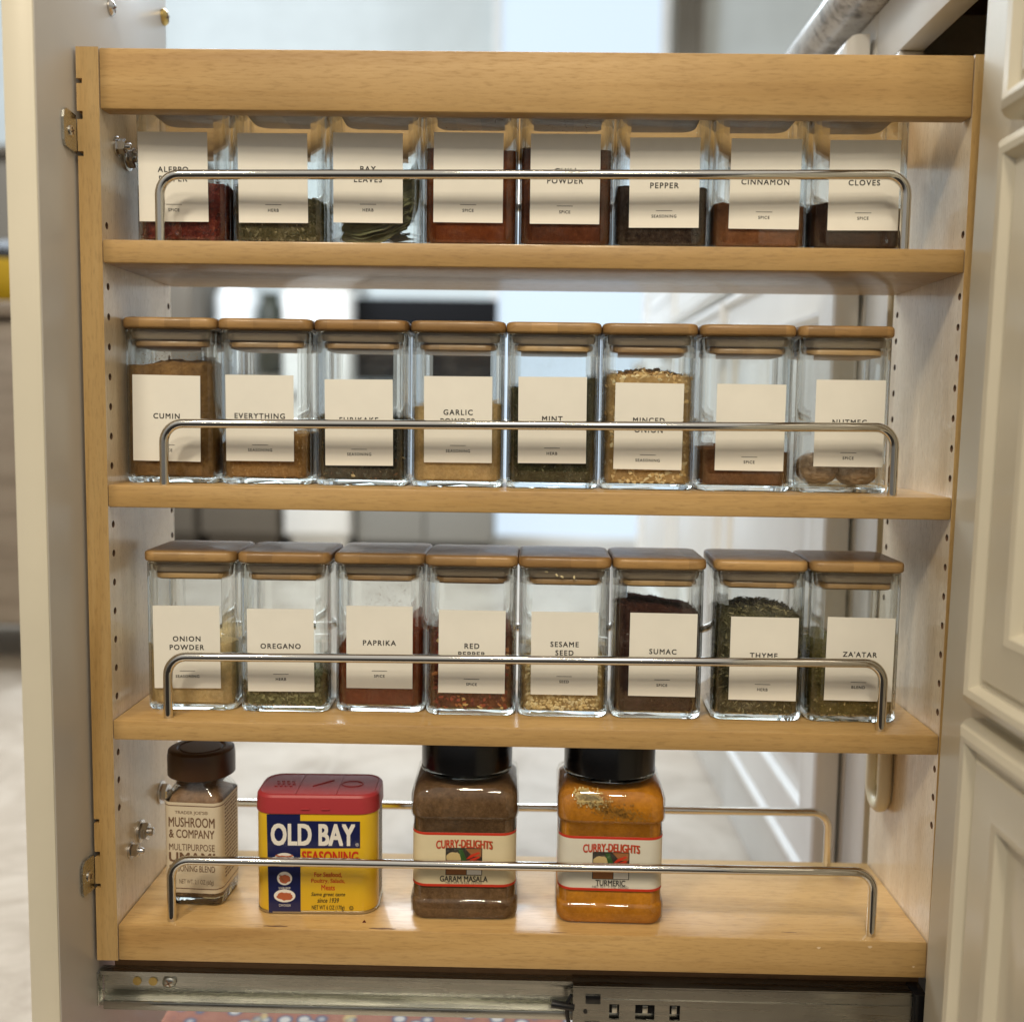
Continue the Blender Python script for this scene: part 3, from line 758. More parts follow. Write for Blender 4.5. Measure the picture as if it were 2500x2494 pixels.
box('end_stop', (0.5487, -0.0185, -0.672), (0.5570, -0.0010, -0.6045), M['black_plastic'], sl, 0.0008)
link('latch_lever', tube_me('latch_lever', [(0.3225, -0.0140, -0.6210), (0.317, -0.0150, -0.6195), (0.311, -0.0150, -0.6185), (0.3075, -0.0150, -0.6180)], 0.0026, M['black_plastic']), sl)
link('latch_wire', tube_me('latch_wire', [(0.3212, -0.0138, -0.6125), (0.3180, -0.0142, -0.6180), (0.3185, -0.0145, -0.6270), (0.3210, -0.0138, -0.6400)], 0.0014, M['black_plastic']), sl)
mb = MB(); loft(mb, [circle(0.0014, 0, 14), circle(0.0014, 0.0006, 14)]); link('rivet', mb.mesh('rivet', [M['black_plastic']]), sl, (0.3305, -0.0146, -0.6232), (R(90), 0, 0))

# cream plastic hook on the right side panel
hk = empty('plastic_hook', (W_-T, 0.094, ZT-0.480))
hme = [(0, 0.013, 0.032)] + [(0, 0.013*math.cos(math.pi*i/10), -0.020-0.012*math.sin(math.pi*i/10)) for i in range(11)] + [(0, -0.013, 0.032)]
tb = link('loop', tube_me('loop', [(-0.0055, y, z) for _, y, z in hme], 0.0050, M['hook'], 12), hk)
box('backplate', (-0.0045, -0.0155, -0.020), (-0.0004, 0.0155, 0.033), M['hook'], hk, 0.0012)
tag(hk, 'cream plastic loop hook on the side panel under the third shelf', 'hook')

# ------------------------------------------------------------------ glass jars
GH, GLH, WALL, BOT, CR = 0.0308, 0.1020, 0.0015, 0.0034, 0.0090
def jar_glass():
    mb = MB()
    outer = [(GH-0.0028, CR-0.0028, 0.0), (GH-0.0009, CR-0.0009, 0.0007), (GH, CR, 0.0026), (GH, CR, GLH-0.0008), (GH-0.0007, CR-0.0007, GLH)]
    inner = [(GH-WALL+0.0003, CR-WALL, GLH), (GH-WALL, CR-WALL, GLH-0.0008), (GH-WALL, CR-WALL, BOT+0.0022), (GH-WALL-0.0006, CR-WALL, BOT+0.0006), (GH-WALL-0.0022, CR-WALL-0.002, BOT)]
    rings = [rring(h, h, r, z, 6) for h, r, z in outer+inner]
    cor = rings[0][1]; n = len(cor); o = len(mb.v)
    for p, _ in rings: mb.v += p
    for k in range(len(rings)-1):
        flatwall = k in (2, 6)
        for i in range(n):
            j = (i+1) % n
            mb.f.append((o+k*n+i, o+k*n+j, o+(k+1)*n+j, o+(k+1)*n+i))
            mb.mi.append((2 if cor[i] else 0) if flatwall else 1)
    mb.f.append(tuple(range(n))[::-1]); mb.mi.append(1)
    mb.f.append(tuple(o+(len(rings)-1)*n+i for i in range(n))); mb.mi.append(1)
    me = mb.mesh('glass_body', [M['clear'], M['glass'], M['corner']]); smooth_mesh(me, 30); return me
def jar_lid():
    mb = MB(); h = 0.0316; r = 0.0080
    prof = [(h-0.0022, 0), (h-0.0007, 0.0005), (h, 0.0017), (h, 0.0052), (h-0.0004, 0.0065), (h-0.0013, 0.0072), (h-0.0026, 0.0075)]
    loft(mb, [rring(a, a, r-(h-a), z, 6)[0] for a, z in prof]); me = mb.mesh('lid', [M['bamboo']]); smooth_mesh(me, 50); return me
def jar_plug():
    mb = MB(); h = 0.0262
    loft(mb, [rring(a, a, 0.0085, z, 5)[0] for a, z in ((h-0.0012, -0.0122), (h, -0.0112), (h, -0.0085), (h-0.0010, -0.0072), (h-0.002, -0.0071), (h-0.002, -0.0001))])
    me = mb.mesh('plug', [M['bamboo']]); smooth_mesh(me, 40); return me
def jar_seal():
    mb = MB(); h = 0.0278
    loft(mb, [rring(a, a, 0.0085, z, 5)[0] for a, z in ((h-0.0006, -0.0069), (h, -0.0058), (h+0.0003, -0.0022), (h-0.0008, -0.0012), (h-0.0008, -0.0003))], 0)
    me = mb.mesh('seal', [M['silicone']]); smooth_mesh(me, 40); return me
ME_G, ME_L, ME_P, ME_S = jar_glass(), jar_lid(), jar_plug(), jar_seal()
ME_L2 = ME_L.copy(); ME_L2.materials.clear(); ME_L2.materials.append(M['bamboo_pale'])
ME_P2 = ME_P.copy(); ME_P2.materials.clear(); ME_P2.materials.append(M['bamboo_pale'])
LW, LH, LT = 0.0452, 0.0570, 0.00014
ME_LAB = box_me('paper_label', (-LW/2, 0, -LH/2), (LW/2, LT, LH/2), M['label'], 0)
ME_DASH = box_me('rule_line', (-0.0052, 0, -0.00016), (0.0052, 0.0001, 0.00016), M['ink_soft'], 0)

def height_fn(hl, hr, mound, seed, rough):
    ih = GH-WALL
    def h(x, y):
        t = (x/ih+1)/2
        q = 1-min(1, (x*x+y*y)/(ih*ih))
        nz = mnoise.noise((x*170+seed*3.1, y*170, seed*1.7))*rough + mnoise.noise((x*600, y*600+seed, seed))*rough*0.5
        return hl+(hr-hl)*t + mound*q + nz
    return h
def filling(name, h, m, inset=0.00015):
    ih = GH-WALL-inset; mb = MB()
    base, _ = rring(ih, ih, CR-WALL, BOT+0.0024, 4, sub=8)
    b0, _ = rring(ih-0.002, ih-0.002, CR-WALL-0.002, BOT+0.0003, 4, sub=8)
    rings = [b0, base]
    for s in (1.0, 0.86, 0.66, 0.42, 0.18):
        rings.append([(x*s, y*s, h(x*s, y*s)-(0.0004 if s == 1 else 0)) for x, y, _ in base])
    loft(mb, rings); me = mb.mesh(name, [m]); smooth_mesh(me, 60)
    return me
def flake_mesh(name, h, mats, weights, count, size, aspect, shape, seed, curl=0.3, inset=0.0006, topfrac=0.25):
    """loose flakes pressed against the walls and lying on the heap: real geometry in one mesh"""
    rnd = random.Random(seed); mb = MB(); ih = GH-WALL-inset
    for _ in range(count):
        mi = rnd.choices(range(len(mats)), weights)[0]
        s = size*rnd.uniform(0.65, 1.35); a = s*aspect*rnd.uniform(0.8, 1.2)
        if rnd.random() < topfrac:
            x, y = rnd.uniform(-ih+s/2, ih-s/2), rnd.uniform(-ih+s/2, ih-s/2)
            p = Vector((x, y, h(x, y)+0.0002)); nrm = Vector((rnd.gauss(0, 0.5), rnd.gauss(0, 0.5), 1)).normalized()
        else:
            side = rnd.choices((0, 1, 2, 3), (6, 2.2, 2.2, 1.2))[0]
            c = rnd.uniform(-ih+0.004, ih-0.004); dd = ih-rnd.uniform(0.0002, 0.0014)
            x, y = ((c, -dd), (dd, c), (-dd, c), (c, dd))[side]
            top = h(x, y); p = Vector((x, y, rnd.uniform(BOT+0.001, top+0.0002)))
            nrm = [Vector((0, -1, 0)), Vector((1, 0, 0)), Vector((-1, 0, 0)), Vector((0, 1, 0))][side]
            nrm = (nrm + Vector((rnd.gauss(0, 0.28), rnd.gauss(0, 0.28), rnd.gauss(0, 0.28)))).normalized()
        t = nrm.orthogonal().normalized(); t.rotate(Matrix.Rotation(rnd.uniform(0, 6.28), 3, nrm)); q = nrm.cross(t)
        if shape == 'seed':
            K = 6
            rim = [p + t*(s/2*math.cos(6.283*i/K)*(1.15 if i == 0 else 1)) + q*(a/2*math.sin(6.283*i/K)) for i in range(K)]
            up = p+nrm*a*0.35
            mb.add([up]+rim, [(0, 1+i, 1+(i+1) % K) for i in range(K)], mi)
        elif shape == 'needle':
            w = a/2; k = nrm*s*curl*rnd.uniform(-0.3, 0.6)
            mb.add([p-t*s/2, p+q*w+k, p+t*s/2, p-q*w+k, p+nrm*w*1.2+k], [(0, 3, 4), (3, 2, 4), (2, 1, 4), (1, 0, 4)], mi)
        else:
            K = 5; rim = []
            for i in range(K):
                rr = rnd.uniform(0.65, 1.15); an = 6.283*(i+rnd.uniform(-0.25, 0.25))/K
                rim.append(p + t*(s/2*rr*math.cos(an)) + q*(a/2*rr*math.sin(an)) + nrm*s*curl*rnd.uniform(-0.4, 0.4))
            mb.add([p+nrm*s*0.06]+rim, [(0, 1+i, 1+(i+1) % K) for i in range(K)], mi)
    # keep everything inside the jar cavity
    lim = GH-WALL-0.00012
    for i, vtx in enumerate(mb.v):
        mb.v[i] = (max(-lim, min(lim, vtx[0])), max(-lim, min(lim, vtx[1])), max(BOT+0.0004, vtx[2]))
    return mb.mesh(name, mats)
FC = {}
def fm(name, c, rough=0.75):
    if name not in FC: FC[name] = mat('flake_'+name, c, rough, spec=0.25)
    return FC[name]

def spread_text(name, body, cap, m, spacing):
    return text_me(name, body, m, h=cap, spacing=spacing, bold=0.026)

YJ = 0.0241+GH      # jar centre depth
def jar(x, shelf, label, lab_dx, lab_z, rows, kind_txt, dash_f, type_f, fill=None, flakes=None, yaw=0, pale=False, dy=0):
    x2 = 0.2866+(x-0.2866)*1.006; lab_dx += x-x2; x = x2
    r_ = empty('spice_jar', (x, YJ+dy, ZT+LV[shelf][1]+0.0001), (0, 0, R(yaw)))
    tag(r_, label, 'jar', 'square glass spice jars with bamboo lids')
    link('glass_body', ME_G, r_)
    ld = link('lid', ME_L2 if pale else ME_L, r_, (0, 0, GLH+0.00025), (0, 0, R(random.uniform(-0.7, 0.7))))
    link('plug', ME_P2 if pale else ME_P, ld); link('seal', ME_S, ld)
    if fill:
        key, hl, hr, mound, rough = fill
        sd = len(bpy.data.objects); h = height_fn(hl, hr, mound, sd % 97, rough)
        body = link('filling', filling('filling', h, P[key], 0.0010 if flakes else 0.00015), r_)
        if not flakes:
            rn = random.Random(sd); ds = MB(); lim_ = GH-WALL-0.0001
            for _ in range(420):
                sd_ = rn.choice((0, 0, 1, 2, 3)); c = rn.uniform(-0.020, 0.020)
                q = {0: (c, -lim_), 1: (lim_, c), 2: (-lim_, c), 3: (c, lim_)}[sd_]
                z = h(*q)+abs(rn.gauss(0, 0.006)); w = rn.uniform(0.00008, 0.00034)
                if z > 0.087: continue
                ex, ey = (w, 0) if sd_ in (0, 3) else (0, w)
                ds.add([(q[0]-ex, q[1]-ey, z-w*0.7), (q[0]+ex, q[1]+ey, z-w), (q[0]+ex*0.7, q[1]+ey*0.7, z+w), (q[0]-ex, q[1]-ey, z+w*0.6)], [(0, 1, 2, 3)])
            o_ = link('powder_dust', ds.mesh('powder_dust', [P[key]]), r_); o_['kind'] = 'stuff'
        if flakes:
            for fk in flakes:
                o_ = link('loose_flakes', flake_mesh('loose_flakes', h, *fk, seed=sd), body); o_['kind'] = 'stuff'
    lb = link('paper_label', ME_LAB, r_, (lab_dx, -GH-LT-0.00003, lab_z), (0, R(random.uniform(-0.5, 0.5)), 0))
    top = LH/2
    for txt, fz in rows:
        if txt: link('lettering', spread_text('lettering', txt, 0.00345, M['ink'], 1.22), lb, (0, -0.00008, top-fz*LH))
    link('rule_line', ME_DASH, lb, (0, -0.0001, top-dash_f*LH))
    link('lettering', spread_text('lettering', kind_txt, 0.00185, M['ink'], 1.18), lb, (0, -0.00008, top-type_f*LH))
    return r_

FLK = lambda names, w, n, s, a, shp, curl=0.3, top=0.25: ([fm(k, c) for k, c in names], w, n, s, a, shp)
F_aleppo = FLK([('a1', (0.160, 0.022, 0.013)), ('a2', (0.080, 0.011, 0.008)), ('a3', (0.240, 0.056, 0.024))], (3, 3, 1), 1500, 0.0026, 0.75, 'flake')
F_herb = FLK([('h1', (0.162, 0.135, 0.068)), ('h2', (0.081, 0.074, 0.034)), ('h3', (0.324, 0.270, 0.149))], (3, 3, 1), 1500, 0.0034, 0.6, 'flake')
F_mint = FLK([('m1', (0.062, 0.065, 0.027)), ('m2', (0.031, 0.035, 0.015)), ('m3', (0.150, 0.144, 0.069))], (3, 3, 1), 2000, 0.0021, 0.6, 'flake')
F_minced = FLK([('o1', (0.799, 0.583, 0.292)), ('o2', (0.670, 0.443, 0.184)), ('o3', (0.850, 0.713, 0.432))], (3, 2, 2), 1500, 0.0044, 0.62, 'flake')
F_oreg = FLK([('r1', (0.145, 0.145, 0.060)), ('r2', (0.076, 0.080, 0.031)), ('r3', (0.289, 0.281, 0.136))], (3, 2, 1.3), 1300, 0.0043, 0.6, 'flake')
F_red = FLK([('p1', (0.290, 0.043, 0.017)), ('p2', (0.131, 0.017, 0.012)), ('p3', (0.493, 0.174, 0.051)), ('p4', (0.754, 0.522, 0.203))], (4, 4, 1.6, 1.0), 1300, 0.0045, 0.65, 'flake')
F_ses = FLK([('s1', (0.778, 0.605, 0.313)), ('s2', (0.680, 0.497, 0.227)), ('s3', (0.850, 0.713, 0.432))], (3, 2, 2), 1900, 0.0033, 0.62, 'seed')
F_thyme = FLK([('t1', (0.128, 0.112, 0.053)), ('t2', (0.060, 0.057, 0.026)), ('t3', (0.300, 0.262, 0.135))], (3, 3, 1.4), 2600, 0.0055, 0.22, 'needle')
F_zaa = FLK([('z1', (0.195, 0.163, 0.046)), ('z2', (0.104, 0.091, 0.026)), ('z3', (0.429, 0.325, 0.130))], (3, 3, 1), 1600, 0.0025, 0.6, 'flake')
F_furi = FLK([('f1', (0.023, 0.029, 0.021)), ('f2', (0.065, 0.072, 0.058)), ('f3', (0.546, 0.429, 0.234)), ('f4', (0.156, 0.078, 0.039))], (5, 3, 0.6, 1), 1300, 0.0031, 0.65, 'flake')
F_sumac = FLK([('u1', (0.06, 0.022, 0.016)), ('u2', (0.03, 0.012, 0.009)), ('u3', (0.11, 0.045, 0.03))], (3, 3, 0.8), 1500, 0.0013, 0.8, 'flake')
F_every = FLK([('e1', (0.40, 0.22, 0.075)), ('e2', (0.26, 0.13, 0.04)), ('e3', (0.55, 0.36, 0.17))], (3, 2, 1), 1200, 0.0013, 0.8, 'flake')

# ---- top shelf
jar(0.0575, 1, 'glass jar of dark red flakes labelled ALEPPO PEPPER', -0.0061, 0.0442, [('ALEPPO', 0.417), ('PEPPER', 0.52)], 'SPICE', 0.807, 0.87, ('aleppo', 0.041, 0.0415, 0.0015, 0.002), [F_aleppo], 1.0)
jar(0.1205, 1, 'glass jar of dull green herb between the Aleppo pepper and bay leaves', -0.0038, 0.0441, [], 'HERB', 0.796, 0.86, ('herb', 0.0405, 0.0310, 0.001, 0.002), [F_herb], 1.0)
jb = jar(0.1838, 1, 'glass jar half full of bay leaves, label BAY LEAVES', -0.0050, 0.0448, [('BAY', 0.40), ('LEAVES', 0.517)], 'HERB', 0.793, 0.857, None, None, 1.0)
jar(0.2462, 1, 'glass jar of brick red powder between bay leaves and chili powder', -0.0017, 0.0457, [], 'SPICE', 0.80, 0.865, ('cayenne', 0.0655, 0.064, 0.0015, 0.0018), None, 0.3)
jar(0.3085, 1, 'glass jar of dark red powder labelled CHILI POWDER', -0.0008, 0.0455, [('CHILI', 0.41), ('POWDER', 0.52)], 'SPICE', 0.80, 0.867, ('chili', 0.066, 0.0655, 0.0015, 0.0018), None, -0.3)
jar(0.3713, 1, 'glass jar of nearly black ground PEPPER, SEASONING on its label', 0.0010, 0.0438, [('PEPPER', 0.53)], 'SEASONING', 0.81, 0.872, ('pepper', 0.043, 0.041, 0.002, 0.002), None, -0.8)
jar(0.4345, 1, 'glass jar of reddish brown powder labelled CINNAMON', 0.0029, 0.0437, [('CINNAMON', 0.478)], 'SPICE', 0.81, 0.872, ('cinnamon', 0.0325, 0.031, 0.002, 0.0015), None, -1.0)
jar(0.4985, 1, 'glass jar of dark brown powder labelled CLOVES', 0.0026, 0.0435, [('CLOVES', 0.471)], 'SPICE', 0.805, 0.865, ('cloves', 0.0335, 0.0300, 0.002, 0.0015), None, -1.0)
# ---- second shelf
jar(0.0478, 2, 'glass jar filled high with brown powder labelled CUMIN', -0.0030, 0.0431, [('CUMIN', 0.474)], 'SPICE', 0.81, 0.872, ('cumin', 0.0775, 0.0795, 0.004, 0.0022), None, 0.3)
jar(0.1110, 2, 'glass jar of tan seasoning labelled EVERYTHING', -0.0041, 0.0440, [('EVERYTHING', 0.474)], 'SEASONING', 0.81, 0.87, ('everything', 0.027, 0.0345, 0.003, 0.002), [F_every], 0.8)
jar(0.1748, 2, 'glass jar of black flecked flakes labelled FURIKAKE', -0.0015, 0.0420, [('FURIKAKE', 0.47)], 'SEASONING', 0.81, 0.868, ('furikake', 0.0455, 0.0455, 0.001, 0.002), [F_furi], 0.3)
jar(0.2389, 2, 'glass jar of pale tan powder labelled GARLIC POWDER', 0.0005, 0.0449, [('GARLIC', 0.415), ('POWDER', 0.517)], 'SEASONING', 0.80, 0.864, ('garlic', 0.0535, 0.056, 0.0005, 0.0012), None, 0)
jar(0.3023, 2, 'glass jar of dark green dried leaf labelled MINT', -0.0004, 0.0454, [('MINT', 0.485)], 'HERB', 0.823, 0.885, ('mint', 0.066, 0.0735, 0.001, 0.002), [F_mint], 0, True)
jar(0.3657, 2, 'glass jar heaped with yellowish onion bits labelled MINCED ONION', 0.0002, 0.0422, [('MINCED', 0.43), ('ONION', 0.54)], 'SEASONING', 0.83, 0.893, ('minced', 0.0750, 0.0750, 0.005, 0.002), [F_minced], -0.4)
jar(0.4301, 2, 'glass jar with a low heap of brown powder beside the nutmeg jar', 0.0031, 0.0424, [], 'SPICE', 0.84, 0.90, ('nutpowder', 0.0280, 0.0265, 0.004, 0.0015), None, -0.8)
jn = jar(0.4942, 2, 'glass jar holding two whole nuts labelled NUTMEG', 0.0043, 0.0460, [('NUTMEG', 0.486)], 'SPICE', 0.837, 0.90, None, None, -1.2)
# ---- third shelf
jar(0.0590, 3, 'glass jar of pale cream powder labelled ONION POWDER', -0.0034, 0.0442, [('ONION', 0.40), ('POWDER', 0.503)], 'SEASONING', 0.79, 0.855, ('onion', 0.0405, 0.048, 0.0005, 0.0012), None, 1.2, True)
jar(0.1227, 3, 'glass jar with a little green leaf labelled OREGANO', -0.0030, 0.0431, [('OREGANO', 0.45)], 'HERB', 0.79, 0.85, ('oregano', 0.0150, 0.0265, 0.001, 0.002), [F_oreg], 1.0)
jp = jar(0.1872, 3, 'glass jar with dusty walls and red powder labelled PAPRIKA', -0.0004, 0.0454, [('PAPRIKA', 0.446)], 'SPICE', 0.787, 0.85, ('paprika', 0.0435, 0.057, 0.0005, 0.0018), None, 0.2, dy=0.004)
jar(0.2496, 3, 'glass jar of mixed red flakes and seeds labelled RED PEPPER', 0.0006, 0.0443, [('RED', 0.43), ('PEPPER', 0.53)], 'SPICE', 0.83, 0.893, ('redpepper', 0.0550, 0.0555, 0.0005, 0.002), [F_red], 0)
js = jar(0.3123, 3, 'glass jar of small pale seeds labelled SESAME SEED', 0.0007, 0.0443, [('SESAME', 0.39), ('SEED', 0.492)], 'SEED', 0.777, 0.84, ('sesame', 0.0372, 0.0372, 0.0005, 0.001), [F_ses], -0.2)
jar(0.3757, 3, 'glass jar of very dark red brown grains labelled SUMAC', 0.0037, 0.0445, [('SUMAC', 0.46)], 'SPICE', 0.80, 0.865, ('sumac', 0.0785, 0.071, 0.0015, 0.002), [F_sumac], -0.3, True)
jar(0.4440, 3, 'glass jar heaped with brownish needle leaves labelled THYME', 0.0039, 0.0430, [('THYME', 0.46)], 'HERB', 0.807, 0.87, ('thyme', 0.0695, 0.0705, 0.007, 0.002), [F_thyme], -1.5, True)
jar(0.5078, 3, "glass jar of olive brown blend labelled ZA'ATAR", 0.0042, 0.0438, [("ZA'ATAR", 0.44)], 'BLEND', 0.775, 0.835, ('zaatar', 0.0455, 0.0570, 0.001, 0.0018), [F_zaa], -0.8, True)

# paprika dust on the glass, sesame seeds stuck to the seal
rnd = random.Random(5); mb = MB()
for _ in range(700):
    side = rnd.choice((0, 0, 1, 2)); lim = GH-WALL-0.0001
    c = rnd.uniform(-0.019, 0.019); z = 0.056+abs(rnd.gauss(0, 0.012)); s = rnd.uniform(0.00006, 0.00024)
    if z > 0.085: continue
    if side == 0: mb.add([(c-s, lim, z-s), (c+s, lim, z-s*0.6), (c+s*0.7, lim, z+s), (c-s*0.8, lim, z+s*0.7)], [(0, 1, 2, 3)])
    else:
        x = lim if side == 1 else -lim
        mb.add([(x, c-s, z-s), (x, c+s, z-s*0.6), (x, c+s*0.7, z+s), (x, c-s*0.8, z+s*0.7)], [(0, 1, 2, 3)])
o_ = link('powder_dust', mb.mesh('powder_dust', [fm('dust', (0.50, 0.27, 0.19))]), jp); o_['kind'] = 'stuff'
for sx, sz, ro in ((-0.0125, 0.0995, 0.2), (-0.0055, 0.0972, 0.9), (-0.0020, 0.0962, 0.5), (0.0062, 0.0960, 1.5)):
    mb = MB(); loft(mb, [[(a*math.cos(k*0.7854), b_, a*0.62*math.sin(k*0.7854)) for k in range(8)] for a, b_ in ((0.0006, 0), (0.0013, -0.0003), (0.0006, -0.0006))])
    link('sesame_seed', mb.mesh('sesame_seed', [fm('s3', (0.68, 0.53, 0.30))]), js, (sx, -0.0283, sz), (0, ro, 0))

# nutmegs
def nutmeg(loc, rot, lab, seed):
    bm = bmesh.new(); bmesh.ops.create_icosphere(bm, subdivisions=5, radius=1)
    for v in bm.verts:
        d = v.co.normalized()
        a = math.atan2(d.z, d.y)
        w = 0.016*math.sin(a*17+3*mnoise.noise(d*2.5+Vector((seed, 0, 0)))*2.2)*(1-d.x**2) + 0.035*mnoise.noise(d*7+Vector((0, seed, 0)))
        q = d*(1+w); v.co = Vector((q.x*0.0148*(1-0.06*q.x), q.y*0.0112, q.z*0.0112))
    me = bpy.data.meshes.new('nutmeg'); bm.to_mesh(me); bm.free()
    me.materials.append(MN); smooth_mesh(me, 80)
    return tag(link('nutmeg', me, None, loc, rot), lab, 'nutmeg', 'whole nutmegs in the jar')
MN = mat('nutmeg_shell', (0.2, 0.1, 0.05), 0.65); n, l, b = nodes(MN)
f = noise_tex(MN, obj_coords(MN, (0.35, 1.2, 1.2)), 330, 5, 0.65, 0.8)
l.new(ramp(MN, f, [(0.3, (0.19, 0.115, 0.065)), (0.5, (0.36, 0.24, 0.145)), (0.7, (0.54, 0.40, 0.27))]), b.inputs['Base Color'])
bump(MN, f, 0.5, 0.001)
zb_ = ZT+LV[2][1]+BOT+0.0113
nutmeg((0.4822, YJ-0.0150, zb_+0.0006), (R(20), R(3), R(-3)), 'left of two whole nutmegs, greyer, in the nutmeg jar', 1.3)
nutmeg((0.5092, YJ-0.0155, zb_), (R(70), R(-7), R(5)), 'right of two whole nutmegs, redder brown, in the nutmeg jar', 4.1)

# bay leaves
MLF = mat('dried_bay_leaf', (0.09, 0.085, 0.035), 0.55); n, l, b = nodes(MLF)
f = noise_tex(MLF, obj_coords(MLF), 90, 4)
l.new(ramp(MLF, f, [(0.3, (0.12, 0.125, 0.05)), (0.6, (0.21, 0.21, 0.095)), (0.8, (0.31, 0.30, 0.16))]), b.inputs['Base Color'])
def leaf_me(seed):
    rnd = random.Random(seed); mb = MB(); L, Wd = rnd.uniform(0.040, 0.047), rnd.uniform(0.017, 0.022); nx, ny = 10, 4
    k1, k2 = rnd.uniform(-0.15, 0.15), rnd.uniform(0.10, 0.35); ph = rnd.uniform(0, 6)
    for i in range(nx+1):
        t = i/nx; w = Wd/2*math.sin(math.pi*min(1, max(0.02, t))**0.85)*1.0
        for j in range(ny+1):
            s = j/ny*2-1
            z = k1*((t-0.5)*L)**2/0.02 + k2*abs(s)*w + 0.0009*math.sin(t*13+ph+s*2)*abs(s)
            mb.v.append(((t-0.5)*L, s*w, z))
    for i in range(nx):
        for j in range(ny):
            a = i*(ny+1)+j; mb.f.append((a, a+ny+1, a+ny+2, a+1)); mb.mi.append(0)
    me = mb.mesh('bay_leaf', [MLF]); smooth_mesh(me, 80); return me
LFM = [leaf_me(s) for s in range(6)]
def add_leaf(me, x, y, z, rx, ry, rz):
    o = link('bay_leaf', me, None, (0.1832+x, YJ+y, ZT+LV[1][1]+z), (rx, ry, rz))
    s_ = o.modifiers.new('thickness', 'SOLIDIFY'); s_.thickness = 0.00035
    tag(o, 'dry green bay leaf lying in the bay leaf jar', 'leaf', 'bay leaves in the jar')
rnd = random.Random(11)
for i in range(12):
    add_leaf(LFM[i % 6], rnd.uniform(-0.002, 0.002), rnd.uniform(-0.004, 0.012), 0.0085+0.0022*i, rnd.uniform(-0.1, 0.5), rnd.uniform(-0.30, -0.05), rnd.uniform(-0.2, 0.2))
for i in range(13):
    add_leaf(LFM[(i*5+2) % 6], rnd.uniform(-0.0035, 0.0035), -0.0200+0.0005*rnd.random()+0.0035*(i % 3)/2, 0.0125+0.0016*i, rnd.uniform(0.75, 1.2), rnd.uniform(-0.36, -0.12), rnd.uniform(-0.10, 0.10))
for i in range(5):
    add_leaf(LFM[i], 0.0205-0.0024*i, rnd.uniform(-0.012, -0.002), 0.0375-0.0035*i+0.003*rnd.random(), R(90)+rnd.uniform(-0.3, 0.3), R(-78)+0.14*i, rnd.uniform(-0.5, 0.3))

# ------------------------------------------------------------------ bottom shelf goods
Z4 = ZT+LV[4][1]+0.0001
# square glass bottle
bo = empty('seasoning_bottle', (0.0570, 0.0292+0.0205, Z4), (0, 0, R(-3)))
tag(bo, 'square glass bottle of brown umami seasoning with brown cap', 'bottle')
mb = MB(); hb = 0.0205
prof = [(hb-0.003, 0.004, 0), (hb-0.0006, 0.006, 0.0012), (hb, 0.0065, 0.004), (hb, 0.0065, 0.0735), (hb-0.0012, 0.0075, 0.0785), (hb-0.0045, 0.0105, 0.0845), (0.0150, 0.0145, 0.0885), (0.0150, 0.0145, 0.1010)]
inn = [(0.0134, 0.0130, 0.1010), (0.0134, 0.0130, 0.0885), (hb-0.0062, 0.009, 0.0838), (hb-0.0030, 0.006, 0.0778), (hb-0.0019, 0.005, 0.0732), (hb-0.0019, 0.005, 0.0062), (hb-0.0035, 0.0035, 0.0050)]
rings = [rring(a, a, r, z, 5) for a, r, z in prof+inn]; cor = rings[0][1]; n_ = len(cor)
for p, _ in rings: mb.v += p
for k in range(len(rings)-1):
    for i in range(n_):
        j = (i+1) % n_; mb.f.append((k*n_+i, k*n_+j, (k+1)*n_+j, (k+1)*n_+i)); mb.mi.append(0 if (3 <= k <= 4 or 8+1 <= k <= 12) else 1)
mb.f.append(tuple(range(n_))[::-1]); mb.mi.append(1); mb.f.append(tuple((len(rings)-1)*n_+i for i in range(n_))); mb.mi.append(1)
me = mb.mesh('glass_body', [M['clear'], M['glass']]); smooth_mesh(me, 32); link('glass_body', me, bo)
mb = MB(); loft(mb, [rring(a, a, r, z, 5)[0] for a, r, z in ((hb-0.0036, 0.0035, 0.0053), (hb-0.0021, 0.005, 0.0064), (hb-0.0021, 0.005, 0.0730), (hb-0.0034, 0.006, 0.0765), (0.010, 0.006, 0.0815), (0.004, 0.0035, 0.0825))])
me = mb.mesh('filling', [P['umami']]); smooth_mesh(me, 40); link('filling', me, bo)
cap = MB(); NC = 48
def capring(r, z, kn=0.0): return [((r+kn*(1 if (i % 2) else 0))*math.cos(2*math.pi*i/NC), (r+kn*(1 if (i % 2) else 0))*math.sin(2*math.pi*i/NC), z) for i in range(NC)]
loft(cap, [capring(0.0222, 0.0895), capring(0.0234, 0.0903), capring(0.0234, 0.1035), capring(0.0228, 0.1072), capring(0.0212, 0.1082), capring(0.0168, 0.1083), capring(0.0160, 0.1074), capring(0.0150, 0.1074), capring(0.0142, 0.1083), capring(0.005, 0.1084)])
me = cap.mesh('cap', [M['brown_cap']]); smooth_mesh(me, 40); link('cap', me, bo)
mb = MB(); e2 = 0.00025
loft(mb, [rring(hb+a, hb+a, 0.0065+a, z, 5)[0] for a, z in ((0.0001, 0.0095), (e2, 0.0095), (e2, 0.0745), (0.0001, 0.0745))], 0, False, False)
me = mb.mesh('paper_label', [M['kraft']]); smooth_mesh(me, 40); lb = link('paper_label', me, bo)
yf = -hb-e2-0.00006
for z in (0.0722, 0.0126):
    mb = MB(); loft(mb, [rring(hb+a, hb+a, 0.0065+a, zz, 5)[0] for a, zz in ((e2+0.00005, z-0.00035), (e2+0.0001, z-0.0003), (e2+0.0001, z+0.0003), (e2+0.00005, z+0.00035))], 0, False, False)
    link('border_line', mb.mesh('border_line', [M['brown_ink']]), lb)
